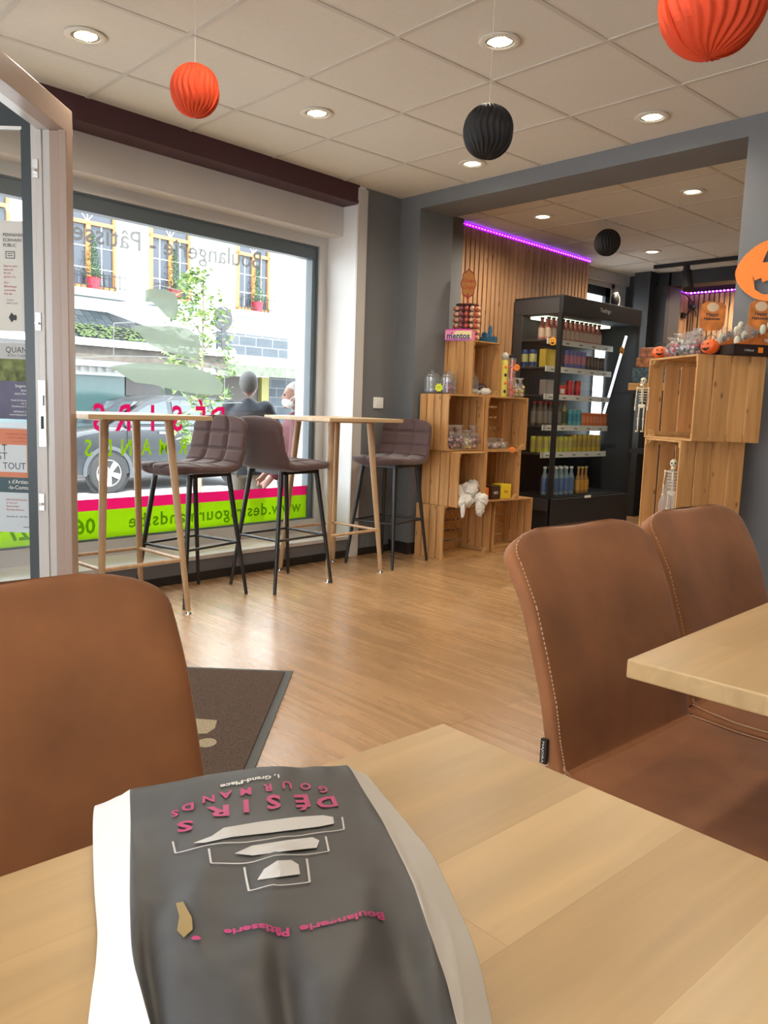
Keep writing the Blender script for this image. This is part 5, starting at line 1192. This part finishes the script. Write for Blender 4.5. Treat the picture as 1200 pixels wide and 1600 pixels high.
def stonewall(name, u0, u1, z0, z1, d0, d1):
    # object with its own axes so that the courses run level
    mb = MB(); mb.box(0, u1-u0, 0, z1-z0, 0, d1-d0); o = mb.build(name, stone, hs_)
    x_, y_, z_ = WT, Vector((0,0,1)), WN; o.matrix_local = Matrix(((x_.x,y_.x,z_.x,Wp(u0,d0,z0).x),(x_.y,y_.y,z_.y,Wp(u0,d0,z0).y),(x_.z,y_.z,z_.z,z0),(0,0,0,1)))
stonewall('stone_wall_panel', -7.5, -5.6, 2.05, 2.50, D-.06, D-.02); stonewall('stone_wall_panel', -7.9, -6.95, GZ, 1.66, D-.08, D-.02)
mb = MB(); fb(mb, -6.7, -5.25, GZ, 1.60, D-.03, D-.01); mb.build('shop_doorway', pm('brown_interior',(.05,.04,.03),.5), hs_)
mb = MB(); fb(mb, -6.92, -6.72, GZ, 1.62, D-.12, D-.02); mb.build('yellow_post', pm('yellow_green_paint',(.25,.23,.06),.5), hs_)
mb = MB(); fb(mb, -6.92, -5.3, 1.62, 1.72, D-.12, D-.02); mb.build('lintel', M['white'], hs_)
aw = MB(); aw.add([WM @ Vector(p) for p in ((-8.6,D-.05,2.06),(-5.2,D-.05,2.06),(-4.95,D-.95,1.86),(-8.1,D-.95,1.80))], [(0,1,2,3)])
t = thing('shop_awning', 'white shop awning with grey-green valance across the street', 'awning'); aw.build('canvas', M['white'], t)
aw = MB(); fb(aw, -8.1, -4.95, 1.60, 1.80, D-.96, D-.94); aw.build('valance', pm('valance_green_grey',(.10,.12,.085),.8,nscale=8,namt=.3), t)
t = thing('wall_lantern', 'round black sign disc on the facing house above the stone panel', 'sign', Wp(-5.50, D-.40, 2.72))
b = MB(); b.prism([(.22*math.cos(k*PI/12), .24*math.sin(k*PI/12)) for k in range(24)], .06, 0, Matrix.Rotation(rzw+PI, 4, 'Z')); b.build('disc', M['charcoal'], t)
b = MB(); b.bar((0,0,0), WN*.36, .03, .03); b.bar((0,0,-.2),(0,0,-.6),.10,.05); b.build('arm', M['charcoal'], t)

# small street tree
t = thing('street_tree', 'slim young tree with pale green leaves outside the shop window', 'tree', Wp(-1.75, 5.0, GZ))
b = MB(); b.tube((0,0,0),(.03,.02,1.6),.03,.022,8); b.tube((.03,.02,1.6),(0,.05,3.0),.022,.008,8)
rn = random.Random(11)
for k in range(16): h = rn.uniform(1.2,2.9); a = rn.uniform(0,6.28); b.tube((.02,.03,h),(.02+.4*math.cos(a)*(3.3-h)/2,.03+.4*math.sin(a)*(3.3-h)/2,h+.25),.008,.003,5)
b.build('trunk', pm('bark',(.16,.13,.10),.8), t)
b = MB()
for k in range(2600):
    h = rn.uniform(.9,3.15); wmax = .12+.38*math.sin(max(0,min(1,(h-.7)/2.5))*PI)**.7; a = rn.uniform(0,6.28); q = wmax*math.sqrt(rn.random()); cl = noise.noise(Vector((q*math.cos(a)*4, q*math.sin(a)*4, h*3.2)))
    if cl < -.02: continue
    c_ = Vector((q*math.cos(a), q*math.sin(a), h)); d_ = Vector((rn.uniform(-1,1), rn.uniform(-1,1), rn.uniform(-.6,.6))).normalized()*.055; s2 = d_.cross(Vector((rn.uniform(-1,1),rn.uniform(-1,1),1))).normalized()*.022
    b.add([c_-d_, c_+s2, c_+d_, c_-s2], [(0,1,2,3)], rn.randrange(3))
b.build('leaves', [pm('leaf_a',(.15,.24,.05),.6), pm('leaf_b',(.26,.34,.12),.6), pm('leaf_c',(.06,.12,.03),.6)], t)

# ------------------------------------------------------------ car
t = thing('parked_car', 'dark grey compact car parked in the street beyond the shop window', 'car', Wp(-1.82, 7.5, GZ), rzw)
# local x = u (front is +x), local y = inwards of wall? wall frame is mirrored: use y -> -d
def cy(v): return v
prof_low = [(.95,.30),(.98,.55),(.90,.72),(.75,.86),(.45,.96),(.05,1.03),(-.6,1.05),(-1.6,1.06),(-2.5,1.08),(-2.95,1.04),(-3.10,.80),(-3.12,.45),(-3.05,.30)]
prof_top = [(.05,1.00),(-.25,1.16),(-.75,1.42),(-1.2,1.53),(-1.9,1.55),(-2.5,1.48),(-2.85,1.25),(-2.98,1.04)]
CW = .86
paint = pm('dark_blue_grey_paint', (.013,.017,.021), .25, .2, coat=.7); wing = pm('car_glass', (.03,.045,.055), .05, spec=.9)
b = MB()
def carsec(P, ys, mb, mi=0):
    n = len(P); vs = []
    for y, k, dz in ys:
        for x, z in P: vs.append((-1.08+(x+1.08)*k, y, z*1.0 - dz*(z-.3)))
    fs_l = [(j*n+i, j*n+(i+1) % n, (j+1)*n+(i+1) % n, (j+1)*n+i) for j in range(len(ys)-1) for i in range(n)]
    mb.add(vs, fs_l+[tuple(range(n))[::-1], tuple((len(ys)-1)*n+i for i in range(n))], mi)
YC = -.86   # centre line: near side at y=0 faces the shop, far side at -1.72
carsec(prof_low, [(0,.97,.10),(-.05,.99,.03),(-.16,1,0),(-.86,1.015,-.02),(-1.56,1,0),(-1.67,.99,.03),(-1.72,.97,.10)], b)
b.build('body', paint, t, smooth=35)
b = MB(); carsec(prof_top, [(-.10,.96,.0),(-.20,.95,-.0),(-.86,.97,-.03),(-1.52,.95,0),(-1.62,.96,.0)], b); vs = b.v
for v in vs:
    k = max(0, (v.z-1.05)/.5); v.y = YC+(v.y-YC)*(1-.22*k)
cb = b.build('cabin', paint, t, smooth=35)
b = MB()
def sidewin(P):
    vs = []
    for x, z in P:
        k = max(0, (z-1.05)/.5); y = YC+(-.10-YC)*(1-.22*k)+.012; vs.append((x, y, z))
    b.add(vs, [tuple(range(len(vs)))])
sidewin([(-.22,1.07),(-.78,1.36),(-1.15,1.45),(-1.15,1.07)]); sidewin([(-1.25,1.07),(-1.25,1.46),(-1.9,1.48),(-2.05,1.07)]); sidewin([(-2.15,1.08),(-2.02,1.47),(-2.45,1.42),(-2.75,1.12)])
b.add([(-.02,-.20,1.03),(-.02,-1.52,1.03),(-.70,-1.40,1.42),(-.70,-.32,1.42)], [(0,1,2,3)]); b.build('windows', wing, cb)
def wheel(x):
    mb = MB(); M_ = TR(x, .015, .315) @ Matrix.Rotation(-PI/2, 4, 'X')
    mb.lathe([(.20,-.20),(.295,-.20),(.315,-.16),(.315,-.02),(.295,.015),(.215,.02),(.205,0)], 40, 0, M_); w_ = mb.build('wheel', pm('tyre',(.02,.02,.02),.8), t, smooth=35)
    mb = MB(); mb.lathe([(.205,-.02),(.21,.005),(.195,.01),(.19,-.04)], 40, 0, M_)
    for k in range(5):
        a = k*2*PI/5+.3; dv = Vector((math.cos(a), math.sin(a), 0)); pv = Vector((-math.sin(a), math.cos(a), 0))
        mb.add([M_ @ q for q in (dv*.03+pv*.03+Vector((0,0,.0)), dv*.03-pv*.03, dv*.2-pv*.045, dv*.2+pv*.045, dv*.03+pv*.03+Vector((0,0,.02)), dv*.03-pv*.03+Vector((0,0,.02)), dv*.2-pv*.045+Vector((0,0,.008)), dv*.2+pv*.045+Vector((0,0,.008)))], [(0,1,2,3),(4,7,6,5),(0,4,5,1),(1,5,6,2),(2,6,7,3),(3,7,4,0)])
    mb.lathe([(.055,-.02),(.055,.025),(.04,.032),(.001,.034)], 20, 0, M_); mb.build('rim', pm('alloy',(.62,.63,.64),.3,.7), w_, smooth=30)
wheel(0); wheel(-2.5)
b = MB()
for x in (0, -2.5):
    mb_ = [(x+.39*math.cos(a), .005, .315+.39*math.sin(a)) for a in [k*PI/20-.1 for k in range(23)]]
    for p, q in zip(mb_, mb_[1:]): b.bar(p, q, .03, .06)
    b.prism([(x+.37*math.cos(a), .315+.37*math.sin(a)) for a in [k*2*PI/30 for k in range(30)]], .004, 1, TR(0,-.03,0))
b.box(-2.1,-.4,-.02,.012,.27,.36); b.build('arch_trim', [pm('arch_plastic',(.05,.055,.06),.6), M['black']], t)
b = MB(); b.ball((.80,-.12,.72),.14,.10,.085,18,10); b.build('headlamp', pm('lamp_glass_car',(.55,.62,.70),.08,spec=1), t, smooth=True)
b = MB(); b.ball((-.28,.10,1.06),.08,.09,.065,16,10); b.bar((-.28,0,1.02),(-.28,.07,1.04),.04,.03); b.build('mirror', paint, t, smooth=True)
b = MB(); b.box(-1.05,-.88,.0,.03,.92,.95); b.box(-2.05,-1.88,.0,.03,.92,.95); b.build('door_handle', M['steel'], t)
b = MB(); b.box(-1.145,-1.135,-.005,.006,.36,1.05); b.box(-.33,-.32,-.005,.006,.5,.98); b.box(-2.105,-2.095,-.005,.006,.5,1.05); b.build('door_gaps', M['black'], t)

# ------------------------------------------------------------ people outside
skin = pm('skin', (.30,.145,.105), .5)
def person(label, loc, rz, h, coat, trousers, hairc, mask=False, arm_bend=0, lean=0, bald=False):
    t = thing('person', label, 'person', loc, rz); s = h/1.75
    # local +x = facing
    def skinmesh(name, pts, edges, rad, mat, parent, sub=2, extra=None, voxel=None):
        me = bpy.data.meshes.new(name); me.from_pydata([tuple(Vector(p)*s) for p in pts], edges, []); o = bpy.data.objects.new(name, me); COL.objects.link(o)
        m_ = o.modifiers.new('skin', 'SKIN'); m_.use_smooth_shade = True
        for i, r_ in enumerate(rad):
            rr = r_ if isinstance(r_, tuple) else (r_, r_); me.skin_vertices[0].data[i].radius = (rr[0]*s, rr[1]*s)
        me.skin_vertices[0].data[0].use_root = True
        sb = o.modifiers.new('sub', 'SUBSURF'); sb.levels = sub; sb.render_levels = sub
        dg = bpy.context.evaluated_depsgraph_get(); m2 = bpy.data.meshes.new_from_object(o.evaluated_get(dg)); bpy.data.objects.remove(o)
        vs_ = [v.co.copy() for v in m2.vertices]; fs2 = [tuple(p.vertices) for p in m2.polygons]
        mb = MB(); mb.add(vs_, fs2)
        if extra: extra(mb)
        ob = mb.build(name, mat, parent, smooth=True, weld=False)
        if voxel:
            r_ = ob.modifiers.new('remesh', 'REMESH'); r_.mode = 'VOXEL'; r_.voxel_size = voxel; r_.use_smooth_shade = True
        return ob
    hx = .10*lean
    # joints: pelvis, spine, chest, neck, headbase, legs, arms, hands
    J = [(0,0,.95),(hx*.4,0,1.12),(hx*.8,0,1.32),(hx,0,1.46),(hx+.01,0,1.53),
         (0,.09,.90),(.02,.10,.50),(-.02,.10,.09),(.12,.11,.04), (0,-.09,.90),(.03,-.10,.50),(.0,-.10,.09),(.14,-.11,.04)]
    E = [(0,1),(1,2),(2,3),(3,4),(0,5),(5,6),(6,7),(7,8),(0,9),(9,10),(10,11),(11,12)]
    rad = [(.14,.12),(.13,.10),(.16,.11),.06,.05,.09,.06,.045,.035,.09,.06,.045,.035]
    arms = []
    for sy in (1, -1):
        k = len(J); e = (.04+.02*arm_bend+hx*.6, sy*(.25+.06*arm_bend), 1.13); w = (.16+.12*arm_bend+hx*.3, sy*(.24-.05*arm_bend), .90+.10*arm_bend)
        J += [(hx,sy*.17,1.42), e, w, (w[0]+.05,w[1],w[2]-.06)]; E += [(2,k),(k,k+1),(k+1,k+2),(k+2,k+3)]; rad += [.06,.042,.030,(.038,.018)]
        for f in range(4):
            q = len(J); x0, y0, z0 = J[k+3]; dy_ = (f-1.5)*.020
            J += [(x0+.03,y0+dy_,z0-.05),(x0+.035,y0+dy_,z0-.085+.006*abs(f-1.4))]; E += [(k+3,q),(q,q+1)]; rad += [.009,.008]
        q = len(J); x0, y0, z0 = J[k+3]; J += [(x0+.045,y0-sy*.035,z0-.0),(x0+.06,y0-sy*.04,z0-.03)]; E += [(k+3,q),(q,q+1)]; rad += [.011,.009]
        arms.append(k)
    hc_ = Vector((hx+.03,0,1.645))*s
    def head(mb):
        def hf_(d):
            q = 1.0
            if d.z < -.2: q -= .12*(-d.z-.2)            # jaw narrows
            if d.x > .5 and d.z < .1: q += .03
            return q
        mb.ball(hc_, .095*s, .077*s, .115*s, 24, 16, 0, None, hf_)
        mb.ball(hc_+Vector((.098,0,-.01))*s, .018*s, .012*s, .022*s, 8, 6)     # nose
        for sy in (1,-1): mb.ball(hc_+Vector((-.005,sy*.078,-.005))*s, .018*s, .010*s, .030*s, 8, 6)
        mb.ball(hc_+Vector((.07,0,-.085))*s, .026*s, .028*s, .022*s, 8, 6)
        for sy in (1,-1): mb.ball(hc_+Vector((.078,sy*.03,.032))*s, .014*s, .02*s, .008*s, 8, 6)
    body_ = skinmesh('body', J, E, rad, skin, t, 1, head, .011)
    mb = MB()
    for sy in (1,-1): mb.ball(hc_+Vector((.088,sy*.030,.012))*s, .010*s, .013*s, .008*s, 8, 6)
    mb.build('eyes', M['black'], t, smooth=True)
    mb = MB(); mb.box(.088*s,.098*s,-.022*s,.022*s,-.004*s,.004*s,0,Matrix.Translation(hc_+Vector((.0,0,-.055))*s)); 
    if not mask: mb.build('mouth', pm('lips',(.35,.10,.09),.5), t)
    JJ = J[:4]; 
    a, c = arms
    cj = [J[0],J[1],J[2],J[3],J[a],J[a+1],J[a+2],J[c],J[c+1],J[c+2]]
    mb = MB(); n_ = 28
    secs = [(.80,.17,.155),(.95,.185,.16),(1.12,.175,.145),(1.28,.200,.155),(1.40,.195,.135),(1.46,.12,.10),(1.50,.075,.075),(1.52,.02,.02)]
    vs_ = []
    for z, wy, wx in secs:
        for i in range(n_): a_ = 2*PI*i/n_; vs_.append(Vector((hx*min(1, max(0, (z-.95)/.5))+wx*math.cos(a_), wy*math.sin(a_), z))*s)
    mb.add(vs_, [(j*n_+i, j*n_+(i+1) % n_, (j+1)*n_+(i+1) % n_, (j+1)*n_+i) for j in range(len(secs)-1) for i in range(n_)]+[tuple(range(n_)), tuple((len(secs)-1)*n_+i for i in range(n_))])
    for k in (a, c):
        p0, p1, p2 = Vector(J[k])*s, Vector(J[k+1])*s, Vector(J[k+2])*s
        mb.ball(p0, .085*s); mb.tube(p0, p1, .082*s, .062*s, 16); mb.ball(p1, .063*s); mb.tube(p1, p2, .062*s, .050*s, 16)
    jk = mb.build('jacket', coat, t, smooth=True, weld=False); r_ = jk.modifiers.new('remesh', 'REMESH'); r_.mode = 'VOXEL'; r_.voxel_size = .014; r_.use_smooth_shade = True
    skinmesh('trousers', [J[0],J[5],J[6],J[7],J[9],J[10],J[11]], [(0,1),(1,2),(2,3),(0,4),(4,5),(5,6)], [(.16,.13),.105,.078,.062,.105,.078,.062], trousers, t, 2, None, .014)
    mb = MB()
    for sy in (1,-1): mb.ball(Vector((.07,sy*.105,.045))*s, .13*s, .05*s, .05*s, 14, 8)
    mb.build('shoes', M['black'], t, smooth=True)
    if hairc is not None:
        mb = MB(); mb.ball(hc_+Vector((-.018,0,.022))*s, .102*s, .086*s, .110*s, 28, 18, 0, None, lambda d: (1+.05*noise.noise(d*6)) if not (d.x > .35 and d.z < .45) else .80); mb.build('hair', hairc, t, smooth=True)
    if mask:
        mb = MB(); mb.ball(hc_+Vector((.040,0,-.050))*s, .068*s, .068*s, .052*s, 20, 12)
        mb.build('face_mask', pm('mask_white',(.80,.84,.84),.7), t, smooth=True)
        mb = MB()
        for sy in (1,-1): mb.path([hc_+Vector((.05,sy*.072,-.03))*s, hc_+Vector((.0,sy*.086,.01))*s], .003, 5); mb.path([hc_+Vector((.04,sy*.070,-.08))*s, hc_+Vector((.0,sy*.086,.01))*s], .003, 5)
        mb.build('mask_loops', M['white'], t)
    return t
navy = pm('navy_jacket',(.010,.012,.019),.7); beige = pm('beige_trousers',(.17,.155,.12),.8)
# ray distances: man 1 ~7 m, man 2 ~6.6 m
def ground_at(px, dist):
    d = fw + r2*((px-600)/FPX) - u2*((640-800)/FPX); return Vector((d.x*dist, d.y*dist, GZ))
p = Vector((-4.41-2.55, 3.45, GZ))
person('grey-haired man in a dark navy jacket and beige trousers standing outside, seen from behind', (-6.54, 4.24, GZ), math.atan2(.75,-.65), 1.74, navy, beige, pm('grey_hair',(.10,.097,.095),.8), arm_bend=1.2)
person('man with a white face mask and dark red jacket outside, facing left', (-5.40, 3.975, GZ), math.atan2(-.85,-.45), 1.63, pm('maroon_jacket',(.10,.010,.018),.7), pm('dark_trousers',(.05,.05,.06),.7), pm('white_hair',(.45,.42,.40),.8), mask=True, arm_bend=.6)
